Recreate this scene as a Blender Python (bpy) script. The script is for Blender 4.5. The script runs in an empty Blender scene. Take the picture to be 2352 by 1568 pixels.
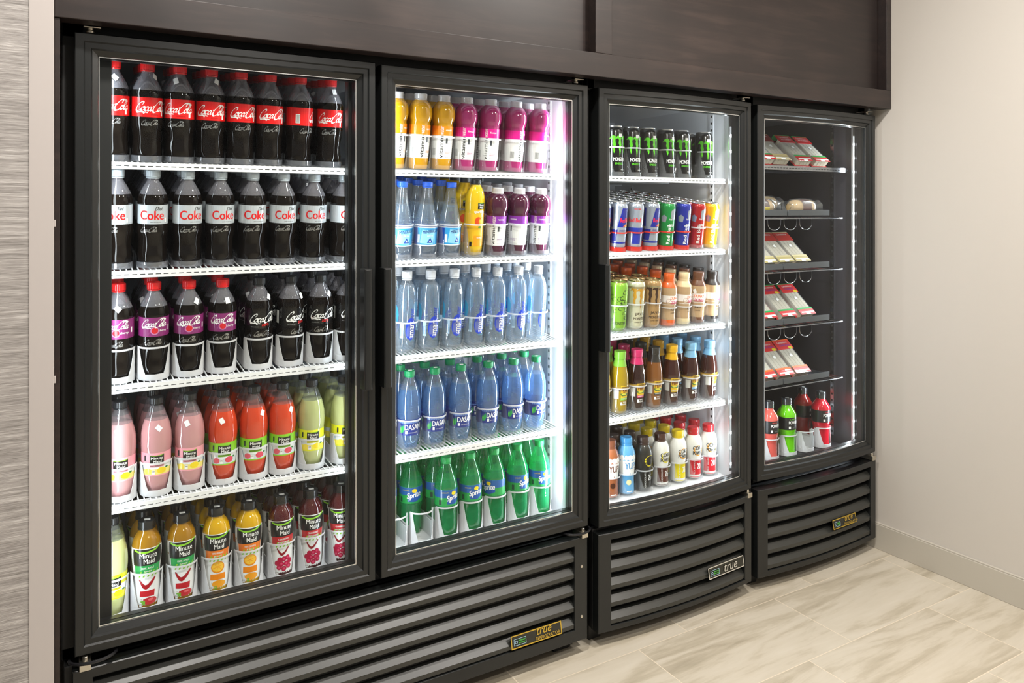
import bpy, bmesh, math, random
from mathutils import Vector, Quaternion
random.seed(7)
C = bpy.context.scene.collection
scn = bpy.context.scene
PI = math.pi
R = math.radians

# ------------------------------------------------------------------ camera, world, exposure, big lights
cam_d = bpy.data.cameras.new('camera'); cam = bpy.data.objects.new('camera', cam_d); C.objects.link(cam)
cam.location = (-0.009, -1.87, 1.337); cam.rotation_euler = (R(90), 0, R(-30.4))
cam_d.sensor_width = 36; cam_d.lens = 1754/2352*36; cam_d.shift_y = -301/2352; cam_d.clip_start = .02
scn.camera = cam
scn.view_settings.view_transform = 'Standard'; scn.view_settings.look = 'None'
scn.view_settings.exposure = 0.0; scn.view_settings.gamma = 1; scn.view_settings.use_curve_mapping = False
cy = scn.cycles
cy.max_bounces = 5; cy.diffuse_bounces = 3; cy.glossy_bounces = 2; cy.transmission_bounces = 2
cy.transparent_max_bounces = 12; cy.adaptive_threshold = .04; cy.caustics_reflective = False; cy.caustics_refractive = False
cy.sample_clamp_indirect = 4; cy.sample_clamp_direct = 0
w = bpy.data.worlds.new('world'); scn.world = w; w.use_nodes = True
w.node_tree.nodes['Background'].inputs[0].default_value = (1.0, .965, .92, 1)
w.node_tree.nodes['Background'].inputs[1].default_value = .30

# ------------------------------------------------------------------ materials
_m = {}
def mat(name, col=(.8, .8, .8), rough=.5, metal=0, coat=0, spec=.5, emit=None, es=0, trans=0):
    if name in _m: return _m[name]
    m = bpy.data.materials.new(name); m.use_nodes = True
    b = m.node_tree.nodes['Principled BSDF']
    b.inputs['Base Color'].default_value = (*col, 1); b.inputs['Roughness'].default_value = rough
    b.inputs['Metallic'].default_value = metal; b.inputs['Coat Weight'].default_value = coat
    b.inputs['Coat Roughness'].default_value = .03; b.inputs['Specular IOR Level'].default_value = spec
    if emit: b.inputs['Emission Color'].default_value = (*emit, 1); b.inputs['Emission Strength'].default_value = es
    _m[name] = m; return m
def srgb(h):
    v = [int(h[i:i+2], 16)/255 for i in (0, 2, 4)]
    return tuple(((x+.055)/1.055)**2.4 if x > .04045 else x/12.92 for x in v)
def col(h, rough=.35, coat=.3, metal=0):
    return mat('print_%s_%d_%d' % (h, rough*100, metal*10), srgb(h), rough, metal, coat)
def clear(name, tint=(1, 1, 1), body=(1, 1, 1), fac=.1, rough=.02, refl=.7, base=.05, translucent=0):
    """thin clear plastic or glass: see-through, a little milky, mirror towards grazing angles"""
    if name in _m: return _m[name]
    m = bpy.data.materials.new(name); m.use_nodes = True; nt = m.node_tree; N = nt.nodes; L = nt.links
    for n in list(N): N.remove(n)
    out = N.new('ShaderNodeOutputMaterial'); tr = N.new('ShaderNodeBsdfTransparent'); tr.inputs[0].default_value = (*tint, 1)
    df = N.new('ShaderNodeBsdfDiffuse'); df.inputs[0].default_value = (*body, 1)
    last = df.outputs[0]
    if translucent:
        tl = N.new('ShaderNodeBsdfTranslucent'); tl.inputs[0].default_value = (*body, 1)
        mm = N.new('ShaderNodeMixShader'); mm.inputs[0].default_value = translucent
        L.new(df.outputs[0], mm.inputs[1]); L.new(tl.outputs[0], mm.inputs[2]); last = mm.outputs[0]
    m1 = N.new('ShaderNodeMixShader'); m1.inputs[0].default_value = fac
    L.new(tr.outputs[0], m1.inputs[1]); L.new(last, m1.inputs[2])
    gl = N.new('ShaderNodeBsdfGlossy'); gl.inputs['Roughness'].default_value = rough; gl.inputs[0].default_value = (1, 1, 1, 1)
    lw = N.new('ShaderNodeLayerWeight'); lw.inputs[0].default_value = .5
    pw = N.new('ShaderNodeMath'); pw.operation = 'POWER'; pw.inputs[1].default_value = 4; L.new(lw.outputs['Facing'], pw.inputs[0])
    ml = N.new('ShaderNodeMath'); ml.operation = 'MULTIPLY_ADD'; ml.inputs[1].default_value = refl; ml.inputs[2].default_value = base; ml.use_clamp = True
    L.new(pw.outputs[0], ml.inputs[0])
    m2 = N.new('ShaderNodeMixShader'); L.new(ml.outputs[0], m2.inputs[0]); L.new(m1.outputs[0], m2.inputs[1]); L.new(gl.outputs[0], m2.inputs[2])
    L.new(m2.outputs[0], out.inputs[0]); _m[name] = m; return m
BLACK = mat('black_powder_coat', srgb('181a1a'), .34, 0, 0, .5)
SLAT = mat('satin_grille_metal', srgb('2b2c29'), .32, 0, 0, .6)
BLACKD = mat('black_panel', srgb('141414'), .5)
GASKET = mat('black_rubber_gasket', srgb('17171a'), .35)
LINER = mat('white_liner', (.80, .81, .84), .35, 0, .1)
LINERD = mat('black_liner', (.022, .020, .025), .35, 0, .1)
SHELFW = mat('white_coated_wire', (.85, .86, .88), .35, 0, .2)
CHROME = mat('chrome_wire', (.42, .42, .45), .18, 1)
STEEL = mat('zinc_bracket', (.62, .58, .5), .35, 1)
TRAYB = mat('grey_tray', (.055, .062, .072), .25, 0, .4)
LED = mat('led_diode', (1, 1, 1), .5, emit=(.92, .96, 1), es=14)
LEDB = mat('led_diffuser', (1, 1, 1), .5, emit=(.85, .93, 1), es=.5)
PANE = clear('door_glass', (.97, .985, .98), (1, 1, 1), 0.0, .0, .5, .008)
WHITEP = clear('white_plastic', (1, 1, 1), (.84, .84, .86), .96, .3, .3, .03, .25)
FROST = clear('frosted_plastic', (1, 1, 1), (.9, .92, .95), .06, .1, .5, .035, .3)
CLEARP = clear('clear_plastic', (.97, .97, .99), (.85, .88, .95), .07, .03, .8, .08)
RINGM = clear('frosted_ring', (1, 1, 1), (.9, .91, .95), .62, .2, .4, .05, .3)
REDP = clear('red_plastic', (1, .3, .2), (.9, .06, .04), .7, .1, .4, .06, .3)

# ------------------------------------------------------------------ mesh builder
class MB:
    def __init__(s): s.v = []; s.f = []; s.m = []; s.mats = []
    def mi(s, m):
        if m not in s.mats: s.mats.append(m)
        return s.mats.index(m)
    def add(s, vs, fs, m):
        o = len(s.v); s.v += [tuple(p) for p in vs]; k = s.mi(m)
        for f in fs: s.f.append(tuple(i+o for i in f)); s.m.append(k)
    def box(s, x0, y0, z0, x1, y1, z1, m, nx=1):
        xs = [x0+(x1-x0)*i/nx for i in range(nx+1)]; vs = []
        for x in xs: vs += [(x, y0, z0), (x, y1, z0), (x, y1, z1), (x, y0, z1)]
        fs = [(0, 1, 2, 3), tuple(4*nx+i for i in (3, 2, 1, 0))]
        for i in range(nx):
            a = 4*i; b = a+4
            for j in range(4): k = (j+1) % 4; fs.append((a+k, a+j, b+j, b+k))
        s.add(vs, fs, m)
    def loops(s, L, m, closed=True, caps=False):
        n = len(L[0]); vs = [p for l in L for p in l]; fs = []
        for i in range(len(L)-1):
            for j in range(n if closed else n-1):
                k = (j+1) % n; fs.append((i*n+j, i*n+k, (i+1)*n+k, (i+1)*n+j))
        if caps: fs.append(tuple(range(n))[::-1]); fs.append(tuple((len(L)-1)*n+j for j in range(n)))
        s.add(vs, fs, m)
    def frame(s, x0, z0, x1, z1, prof, m, nx=1, fill=None):
        """mitred moulding: prof = list of (inset, y)"""
        L = []
        for i, y in prof:
            a, b, c_, d = x0+i, z0+i, x1-i, z1-i; l = []
            for k in range(nx): l.append((a+(c_-a)*k/nx, y, b))
            l.append((c_, y, b))
            for k in range(nx): l.append((c_-(c_-a)*k/nx, y, d))
            l.append((a, y, d)); L.append(l)
        s.loops(L, m)
    def lathe(s, prof, m, seg=28, mod=None, cap=True, cx=0, cyy=0):
        L = []
        for r, z in prof:
            L.append([(cx+(r*(mod(z, 2*PI*j/seg, j) if mod else 1))*math.cos(2*PI*j/seg), cyy+(r*(mod(z, 2*PI*j/seg, j) if mod else 1))*math.sin(2*PI*j/seg), z) for j in range(seg)])
        s.loops(L, m, True, cap)
    def tube(s, pts, r, m, seg=6, closed=False):
        P = [Vector(p) for p in pts]; L = []; n = len(P)
        for i, p in enumerate(P):
            if closed: d = P[(i+1) % n]-P[i-1]
            else: d = P[min(i+1, n-1)]-P[max(i-1, 0)]
            d.normalize(); up = Vector((0, 0, 1)) if abs(d.z) < .9 else Vector((1, 0, 0))
            a = d.cross(up).normalized(); b = a.cross(d)
            L.append([tuple(p+a*math.cos(2*PI*j/seg)*r+b*math.sin(2*PI*j/seg)*r) for j in range(seg)])
        if closed: L.append(L[0])
        s.loops(L, m, True, not closed)
    def warp(s, f): s.v = [f(*p) for p in s.v]
    def mesh(s, name, smooth=35):
        me = bpy.data.meshes.new(name); me.from_pydata(s.v, [], s.f)
        for m in s.mats: me.materials.append(m)
        me.polygons.foreach_set('material_index', s.m)
        if smooth:
            me.polygons.foreach_set('use_smooth', [True]*len(me.polygons))
            bm = bmesh.new(); bm.from_mesh(me)
            bmesh.ops.recalc_face_normals(bm, faces=bm.faces)
            a = R(smooth)
            for e in bm.edges:
                if len(e.link_faces) != 2 or e.calc_face_angle(0) > a: e.smooth = False
            bm.to_mesh(me); bm.free()
        return me
def obj(name, mb, parent=None, bevel=0, smooth=35, label=None, loc=None):
    me = mb.mesh(name, smooth) if isinstance(mb, MB) else mb
    o = bpy.data.objects.new(name, me); C.objects.link(o); o.parent = parent
    if loc: o.location = loc
    if label: o['label'] = label
    if bevel:
        b = o.modifiers.new('bevel', 'BEVEL'); b.width = bevel; b.segments = 2; b.limit_method = 'ANGLE'; b.angle_limit = R(40)
    return o
def empty(name, loc, label, cat, group=None, rz=0):
    o = bpy.data.objects.new(name, None); C.objects.link(o); o.location = loc; o.rotation_euler = (0, 0, rz)
    o.empty_display_size = .02; o['label'] = label; o['category'] = cat
    if group: o['group'] = group
    return o
def tag(o, label=None, cat=None, group=None, kind=None):
    for k, v in (('label', label), ('category', cat), ('group', group), ('kind', kind)):
        if v: o[k] = v
    return o

# ------------------------------------------------------------------ setting: floor, walls, ceiling
def nodes(name):
    m = bpy.data.materials.new(name); m.use_nodes = True; nt = m.node_tree; return m, nt.nodes, nt.links, nt.nodes['Principled BSDF']
def mth(N, L, op, a, b=None, c_=None, clamp=False):
    n = N.new('ShaderNodeMath'); n.operation = op; n.use_clamp = clamp
    for i, v in enumerate((a, b, c_)):
        if v is None: continue
        if isinstance(v, (int, float)): n.inputs[i].default_value = v
        else: L.new(v, n.inputs[i])
    return n.outputs[0]
def ramp(N, L, fac, stops):
    r = N.new('ShaderNodeValToRGB'); L.new(fac, r.inputs[0]); e = r.color_ramp.elements
    while len(e) < len(stops): e.new(.5)
    for k, (p, c_) in enumerate(stops): e[k].position = p; e[k].color = (*c_, 1)
    return r.outputs[0]
def noise(N, L, vec, scale, detail=4, rough=.55, dist=0):
    n = N.new('ShaderNodeTexNoise'); n.inputs['Scale'].default_value = scale; n.inputs['Detail'].default_value = detail
    n.inputs['Roughness'].default_value = rough; n.inputs['Distortion'].default_value = dist
    if vec: L.new(vec, n.inputs['Vector'])
    return n.outputs[0]
def mapping(N, L, scale, src='Object'):
    tc = N.new('ShaderNodeTexCoord'); mp = N.new('ShaderNodeMapping'); mp.inputs['Scale'].default_value = scale
    L.new(tc.outputs[src], mp.inputs[0]); return mp.outputs[0]

def floor_mat():
    m, N, L, b = nodes('wood_look_tile')
    g = N.new('ShaderNodeNewGeometry'); sp = N.new('ShaderNodeSeparateXYZ'); L.new(g.outputs['Position'], sp.inputs[0])
    x, y = sp.outputs[0], sp.outputs[1]
    ry = mth(N, L, 'DIVIDE', mth(N, L, 'ADD', y, .059), .3); row = mth(N, L, 'FLOOR', ry); fy = mth(N, L, 'FRACT', ry)
    rx = mth(N, L, 'DIVIDE', mth(N, L, 'SUBTRACT', mth(N, L, 'SUBTRACT', x, 2.3), mth(N, L, 'MULTIPLY', row, .2)), .6)
    tid = mth(N, L, 'FLOOR', rx); fx = mth(N, L, 'FRACT', rx)
    cb = N.new('ShaderNodeCombineXYZ'); L.new(tid, cb.inputs[0]); L.new(row, cb.inputs[1])
    wn = N.new('ShaderNodeTexWhiteNoise'); L.new(cb.outputs[0], wn.inputs[0])
    # wood figure, different for each tile
    cv = N.new('ShaderNodeCombineXYZ')
    L.new(mth(N, L, 'MULTIPLY_ADD', x, 1.5, mth(N, L, 'MULTIPLY', wn.outputs[0], 37.)), cv.inputs[0])
    L.new(mth(N, L, 'MULTIPLY_ADD', y, 9., mth(N, L, 'MULTIPLY', wn.outputs[0], 61.)), cv.inputs[1])
    n1 = noise(N, L, cv.outputs[0], 1.2, 5, .55, 1.2)
    n2 = noise(N, L, cv.outputs[0], 7, 4, .6, .4)
    f = mth(N, L, 'ADD', mth(N, L, 'MULTIPLY', n1, .75), mth(N, L, 'MULTIPLY', n2, .25))
    f = mth(N, L, 'ADD', f, mth(N, L, 'MULTIPLY', mth(N, L, 'SUBTRACT', wn.outputs[0], .5), .06))
    c1 = ramp(N, L, f, [(.30, srgb('a69c89')), (.42, srgb('b9af9c')), (.5, srgb('c6bdac')), (.7, srgb('cec6b7'))])
    gx = mth(N, L, 'LESS_THAN', mth(N, L, 'MINIMUM', fx, mth(N, L, 'SUBTRACT', 1., fx)), .0022)
    gy = mth(N, L, 'LESS_THAN', mth(N, L, 'MINIMUM', fy, mth(N, L, 'SUBTRACT', 1., fy)), .0044)
    gm = mth(N, L, 'MAXIMUM', gx, gy)
    mx = N.new('ShaderNodeMix'); mx.data_type = 'RGBA'; L.new(gm, mx.inputs[0]); L.new(c1, mx.inputs[6]); mx.inputs[7].default_value = (*srgb('ddd0bb'), 1)
    L.new(mx.outputs[2], b.inputs['Base Color']); b.inputs['Roughness'].default_value = .42
    return m
def wood_mat():
    m, N, L, b = nodes('dark_stained_wood')
    v = mapping(N, L, (1.2, 14, 14)); n1 = noise(N, L, v, 3, 6, .6, .6)
    v2 = mapping(N, L, (2, 2, 2)); n2 = noise(N, L, v2, 2.2, 3)
    f = mth(N, L, 'ADD', mth(N, L, 'MULTIPLY', n1, .6), mth(N, L, 'MULTIPLY', n2, .4))
    L.new(ramp(N, L, f, [(.3, srgb('1b1514')), (.5, srgb('241b19')), (.7, srgb('352925'))]), b.inputs['Base Color'])
    L.new(mth(N, L, 'MULTIPLY_ADD', n2, .2, .28), b.inputs['Roughness']); b.inputs['Specular IOR Level'].default_value = .5
    return m
def wallpaper_mat():
    m, N, L, b = nodes('grasscloth_wallpaper')
    v = mapping(N, L, (2.5, 2.5, 60)); n1 = noise(N, L, v, 3, 6, .7, .3)
    v2 = mapping(N, L, (9, 9, 230)); n2 = noise(N, L, v2, 3, 3, .6)
    f = mth(N, L, 'ADD', mth(N, L, 'MULTIPLY', n1, .6), mth(N, L, 'MULTIPLY', n2, .4))
    L.new(ramp(N, L, f, [(.36, srgb('77736f')), (.46, srgb('97928f')), (.54, srgb('aaa5a2')), (.64, srgb('cbc7c4'))]), b.inputs['Base Color'])
    bp = N.new('ShaderNodeBump'); bp.inputs['Strength'].default_value = .4; bp.inputs['Distance'].default_value = .004; L.new(f, bp.inputs['Height']); L.new(bp.outputs[0], b.inputs['Normal'])
    b.inputs['Roughness'].default_value = .45; return m
def paint_mat(name, h, r=.5):
    m, N, L, b = nodes(name)
    n1 = noise(N, L, mapping(N, L, (1, 1, 1)), 90, 3)
    bp = N.new('ShaderNodeBump'); bp.inputs['Strength'].default_value = .05; bp.inputs['Distance'].default_value = .001; L.new(n1, bp.inputs['Height']); L.new(bp.outputs[0], b.inputs['Normal'])
    b.inputs['Base Color'].default_value = (*srgb(h), 1); b.inputs['Roughness'].default_value = r; return m
FLOOR = floor_mat(); WOOD = wood_mat(); PAPER = wallpaper_mat()
WALL = paint_mat('beige_wall_paint', 'cfc9c1'); TRIMP = paint_mat('grey_trim_paint', 'c2bcb0', .4); CORNER = paint_mat('beige_corner_paint', 'b7b0ad', .45)
CEIL = paint_mat('white_ceiling_paint', 'e6e2da', .7)
def S(name, x0, y0, z0, x1, y1, z1, m, bevel=0):
    b = MB(); b.box(x0, y0, z0, x1, y1, z1, m); return tag(obj(name, b, None, bevel, 0), kind='structure')
S('floor', -4, -5, -.06, 2.9, .95, 0, FLOOR)
S('ceiling', -4, -5, 2.7, 2.9, .95, 2.76, CEIL)
S('wall_back', -4, .85, 0, 2.9, .95, 2.7, WALL)
S('wall_right', 2.775, -5, 0, 2.9, .85, 2.7, WALL)
S('wall_left', -4, -.078, 0, -.069, .1, 2.7, PAPER)
b = MB(); b.box(2.762, -5, 0, 2.775, .84, .098, TRIMP); b.box(2.7655, -5, .098, 2.775, .84, .103, TRIMP)
tag(obj('baseboard_right', b, None, .0015, 0), kind='structure')
b = MB(); b.box(-.069, -.08, 0, -.0265, .1, 2.7, CORNER)
for z in (1.311, .996):
    b.box(-.0265, -.079, z-.007, -.0235, -.070, z+.007, CORNER)
tag(obj('trim_1', b, None, .0008, 0), kind='structure')

# ceiling downlights: the lamps of the room
def downlight(x, y, e, lab):
    t = empty('ceiling_light', (x, y, 2.7), lab, 'light', 'round recessed ceiling lights above the aisle')
    a = MB(); a.lathe([(.075, 0), (.095, 0), (.097, -.006), (.08, -.008), (.075, -.002)], mat('white_enamel', (.85, .85, .83), .4), 32, cap=False); obj('trim_ring', a, t)
    d = MB(); d.lathe([(.0755, -.003), (.0755, -.0045)], mat('lamp_diffuser', (1, 1, 1), .5, emit=(1, .93, .82), es=6), 32); obj('diffuser', d, t)
    l = bpy.data.lights.new('ceiling_lamp', 'AREA'); l.shape = 'DISK'; l.size = .16; l.energy = e; l.color = (1, .955, .90)
    o = bpy.data.objects.new('lamp', l); C.objects.link(o); o.parent = t; o.location = (0, 0, -.012)
downlight(.35, -.95, 34, 'recessed ceiling light above the left doors')
downlight(1.6, -.95, 34, 'recessed ceiling light above the middle cooler')
downlight(2.35, -1.9, 26, 'recessed ceiling light near the beige right wall')
downlight(.9, -2.6, 40, 'recessed ceiling light behind the viewer over the open floor')

# ------------------------------------------------------------------ dark wood bulkhead over the coolers
t = empty('wood_bulkhead', (1.37, -.05, 1.733), 'dark stained wood bulkhead with framed panels above the four glass doors', 'cabinet')
def wp(name, x0, y0, z0, x1, y1, z1, bev=.0015):
    b = MB(); b.box(x0-1.37, y0+.05, z0-1.733, x1-1.37, y1+.05, z1-1.733, WOOD); return obj(name, b, t, bev, 0)
wp('rail', -.026, -.05, 1.733, 2.7745, -.0, 1.803)
wp('panel', -.026, -.012, 1.803, 2.7745, .0, 2.699)
wp('stile', 1.345, -.05, 1.803, 1.407, -.012, 2.699)
wp('stile', 2.745, -.05, 1.803, 2.7745, -.012, 2.699)
wp('stile', -.026, -.05, 1.803, .034, -.012, 2.699)
wp('end_panel', -.0262, -.045, .0, -.016, .0, 1.733)
wp('soffit', -.026, .0, 1.99, 2.7745, .8, 2.0)

# ------------------------------------------------------------------ coolers
SLOPE = {0: .12, 1: .12, 2: .10, 3: .06, 4: 0}      # the shelves tip forward a little so bottles slide to the front
S1, S2, S3, S4, S5 = 1.448, 1.198, .935, .662, .393
YF = .088           # front edge of the shelves
def sag(xc, w, s):
    return (lambda x, y, z: (x, y-s*max(0, 1-((x-xc)/(w/2))**2), z)) if s else (lambda x, y, z: (x, y, z))
DOORPROF = [(0, .045), (0, .002), (.002, 0), (.017, 0), (.020, .004), (.031, .004), (.034, .009), (.044, .014), (.046, .018), (.046, .036), (.030, .045)]
def door(par, o, x0, x1, z0, z1, warpf, nx, handle, lab, ghost=0):
    ox, oy, oz = o
    prof = DOORPROF
    mb = MB(); mb.frame(x0, z0, x1, z1, prof, BLACK, nx); mb.frame(x0, z0, x1, z1, [(.0, .045), (.03, .045)], BLACK, nx)
    # thin bright edge of the glass unit
    mb.frame(x0+.046, z0+.046, x1-.046, z1-.046, [(0, .0165), (.0018, .0165), (.0018, .018)], mat('spacer_bar', (.75, .76, .74), .25, .8), nx)
    mb.warp(warpf); mb.v = [(a-ox, b_-oy, c_-oz) for a, b_, c_ in mb.v]
    d = obj('door', mb, par, 0, 30, lab)
    g = MB(); g.box(x0+.045, .0185, z0+.045, x1-.045, .0225, z1-.045, PANE, nx); g.warp(warpf)
    g.v = [(a-ox, b_-oy, c_-oz) for a, b_, c_ in g.v]; obj('glass_pane', g, d, 0, 30)
    gk = MB(); gk.frame(x0+.017, z0+.017, x1-.017, z1-.017, [(0, .036), (.030, .036), (.030, .052), (.024, .054), (.018, .052), (.012, .054), (0, .052)], GASKET, nx)
    gk.warp(warpf); gk.v = [(a-ox, b_-oy, c_-oz) for a, b_, c_ in gk.v]; obj('gasket', gk, d, 0, 30)
    if not handle: return d
    hx0, hx1, hz0, hz1, hy = handle
    h = MB()
    # hollow pull: a wrapped lip standing off the stile
    sec = [(hx0, 0), (hx0, hy), (hx0+.003, hy-.003), ((hx0+hx1)/2, hy-.005), (hx1-.003, hy-.003), (hx1, hy), (hx1, hy+.012), (hx1-.003, hy+.012), (hx1-.003, hy+.002), (hx0+.003, hy+.002), (hx0+.003, 0)]
    h.loops([[(a, b_, hz0) for a, b_ in sec], [(a, b_, hz1) for a, b_ in sec]], BLACK, True, True)
    h.box(hx0, hy-.002, hz0-.002, hx1, .0, hz0+.001, BLACK); h.box(hx0, hy-.002, hz1-.001, hx1, .0, hz1+.002, BLACK)
    h.warp(lambda x, y, z: (x, y+(warpf((hx0+hx1)/2, 0, 0)[1]), z))
    h.v = [(a-ox, b_-oy, c_-oz) for a, b_, c_ in h.v]; obj('handle', h, d, .001, 30)
    return d
def wire_shelf(par, o, x0, x1, z, m, y0=YF, y1=.68, slope=0):
    ox, oy, oz = o; b = MB(); T = lambda: None
    zt = z
    b.box(x0, y0, zt-.0165, x1, y0+.006, zt-.0098, m); b.box(x0, y0, zt-.0078, x1, y0+.006, zt, m); b.box(x0, y0+.005, zt-.012, x1, y0+.0055, zt-.006, BLACKD)
    n = int((x1-x0)/.0165)
    for i in range(n+1):
        x = x0+(x1-x0)*i/n; b.box(x-.0028, y0-.0003, zt-.0102, x+.0028, y0+.005, zt-.0074, m)
    n = int((x1-x0)/.0125)
    for i in range(n+1):
        x = x0+(x1-x0)*i/n; b.box(x-.0013, y0+.004, zt-.0028, x+.0013, y1, zt-.0001, m)
    for yy in (y0+.02, y0+.3, y1-.003): b.box(x0, yy, zt-.0075, x1, yy+.005, zt-.0026, m)
    b.box(x0-.004, y0+.02, zt-.008, x0, y1, zt, m); b.box(x1, y0+.02, zt-.008, x1+.004, y1, zt, m)
    b.v = [(a-ox, q-oy, c_+slope*max(0, q-y0-.006)-oz) for a, q, c_ in b.v]; return obj('shelf', b, par, 0, 0)
def badge(par, o, x0, x1, z0, z1, y, gold, warpf, text):
    """nameplate leaning on the slats"""
    ox, oy, oz = o; gm = mat('gold_print', srgb('d8b64a'), .3, .7) if gold else mat('silver_print', (.8, .8, .78), .25, .8)
    b = MB(); b.box(x0, 0, z0, x1, .003, z1, mat('badge_black', srgb('26261f') if gold else srgb('3c3f3a'), .25))
    b.frame(x0-.001, z0-.001, x1+.001, z1+.001, [(0, -.001), (.003, -.001)], gm)
    lx = x0+.008; lz0 = z0+.007; lz1 = z1-.009; lx1 = lx+(x1-x0)*.24
    b.frame(lx, lz0, lx1, lz1, [(0, -.0015), (.0012, -.0015)], mat('badge_blue', srgb('9fc4d6'), .3))
    cxx = lx+.008; czz = (lz0+lz1)/2
    b.loops([[(cxx+r*math.cos(a*PI/3), -.0015, czz+r*math.sin(a*PI/3)) for a in range(6)] for r in (.0048, .0032)], mat('badge_blue', srgb('9fc4d6'), .3))
    b.box(lx+.015, -.0015, czz+.001, lx1-.003, -.001, czz+.0045, mat('badge_green', srgb('3f8f3a'), .4)); b.box(lx+.015, -.0015, czz-.005, lx1-.003, -.001, czz-.002, mat('badge_green', srgb('3f8f3a'), .4))
    for (s_, hx, hz, sz, sh) in text: add_text(b, s_, x0+(x1-x0)*hx, z0+(z1-z0)*hz, sz, gm, -.002, shear=sh)
    tilt = R(10); zc = z0; b.v = [(q0, q1-.0045, q2) for q0, q1, q2 in b.v]
    b.warp(lambda x, yy, z: (x, y+yy*math.cos(tilt)+(z-zc)*math.sin(tilt), zc+(z-zc)*math.cos(tilt)))
    b.warp(warpf); b.v = [(a-ox, q-oy, c_-oz) for a, q, c_ in b.v]; obj('badge', b, par, 0, 0, 'gold lettered nameplate' if gold else 'silver lettered nameplate')
_tc = {}
def text_mesh(s, shear=0, bold=0, spacing=1.0):
    k = (s, shear, bold, spacing)
    if k not in _tc:
        cu = bpy.data.curves.new('t', 'FONT'); cu.body = s; cu.size = 1; cu.shear = shear; cu.offset = bold; cu.space_character = spacing; cu.resolution_u = 3
        o = bpy.data.objects.new('t', cu); C.objects.link(o); dg = bpy.context.evaluated_depsgraph_get(); dg.update()
        me = bpy.data.meshes.new_from_object(o.evaluated_get(dg))
        vs = [tuple(v.co) for v in me.vertices]; fs = [tuple(p.vertices) for p in me.polygons]
        x0 = min([v[0] for v in vs] or [0]); x1 = max([v[0] for v in vs] or [1]); y0 = min([v[1] for v in vs] or [0]); y1 = max([v[1] for v in vs] or [1])
        bpy.data.objects.remove(o); bpy.data.meshes.remove(me); bpy.data.curves.remove(cu)
        _tc[k] = (vs, fs, x0, x1, y0, y1)
    return _tc[k]
def add_text(b, s, x, z, size, m, y=0, shear=0, bold=0, width=None):
    vs, fs, x0, x1, y0, y1 = text_mesh(s, shear); k = size/(y1-y0); kx = width/(x1-x0) if width else k
    b.add([(x+(v[0]-x0)*kx, y, z+(v[1]-y0)*k) for v in vs], fs, m)

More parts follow.
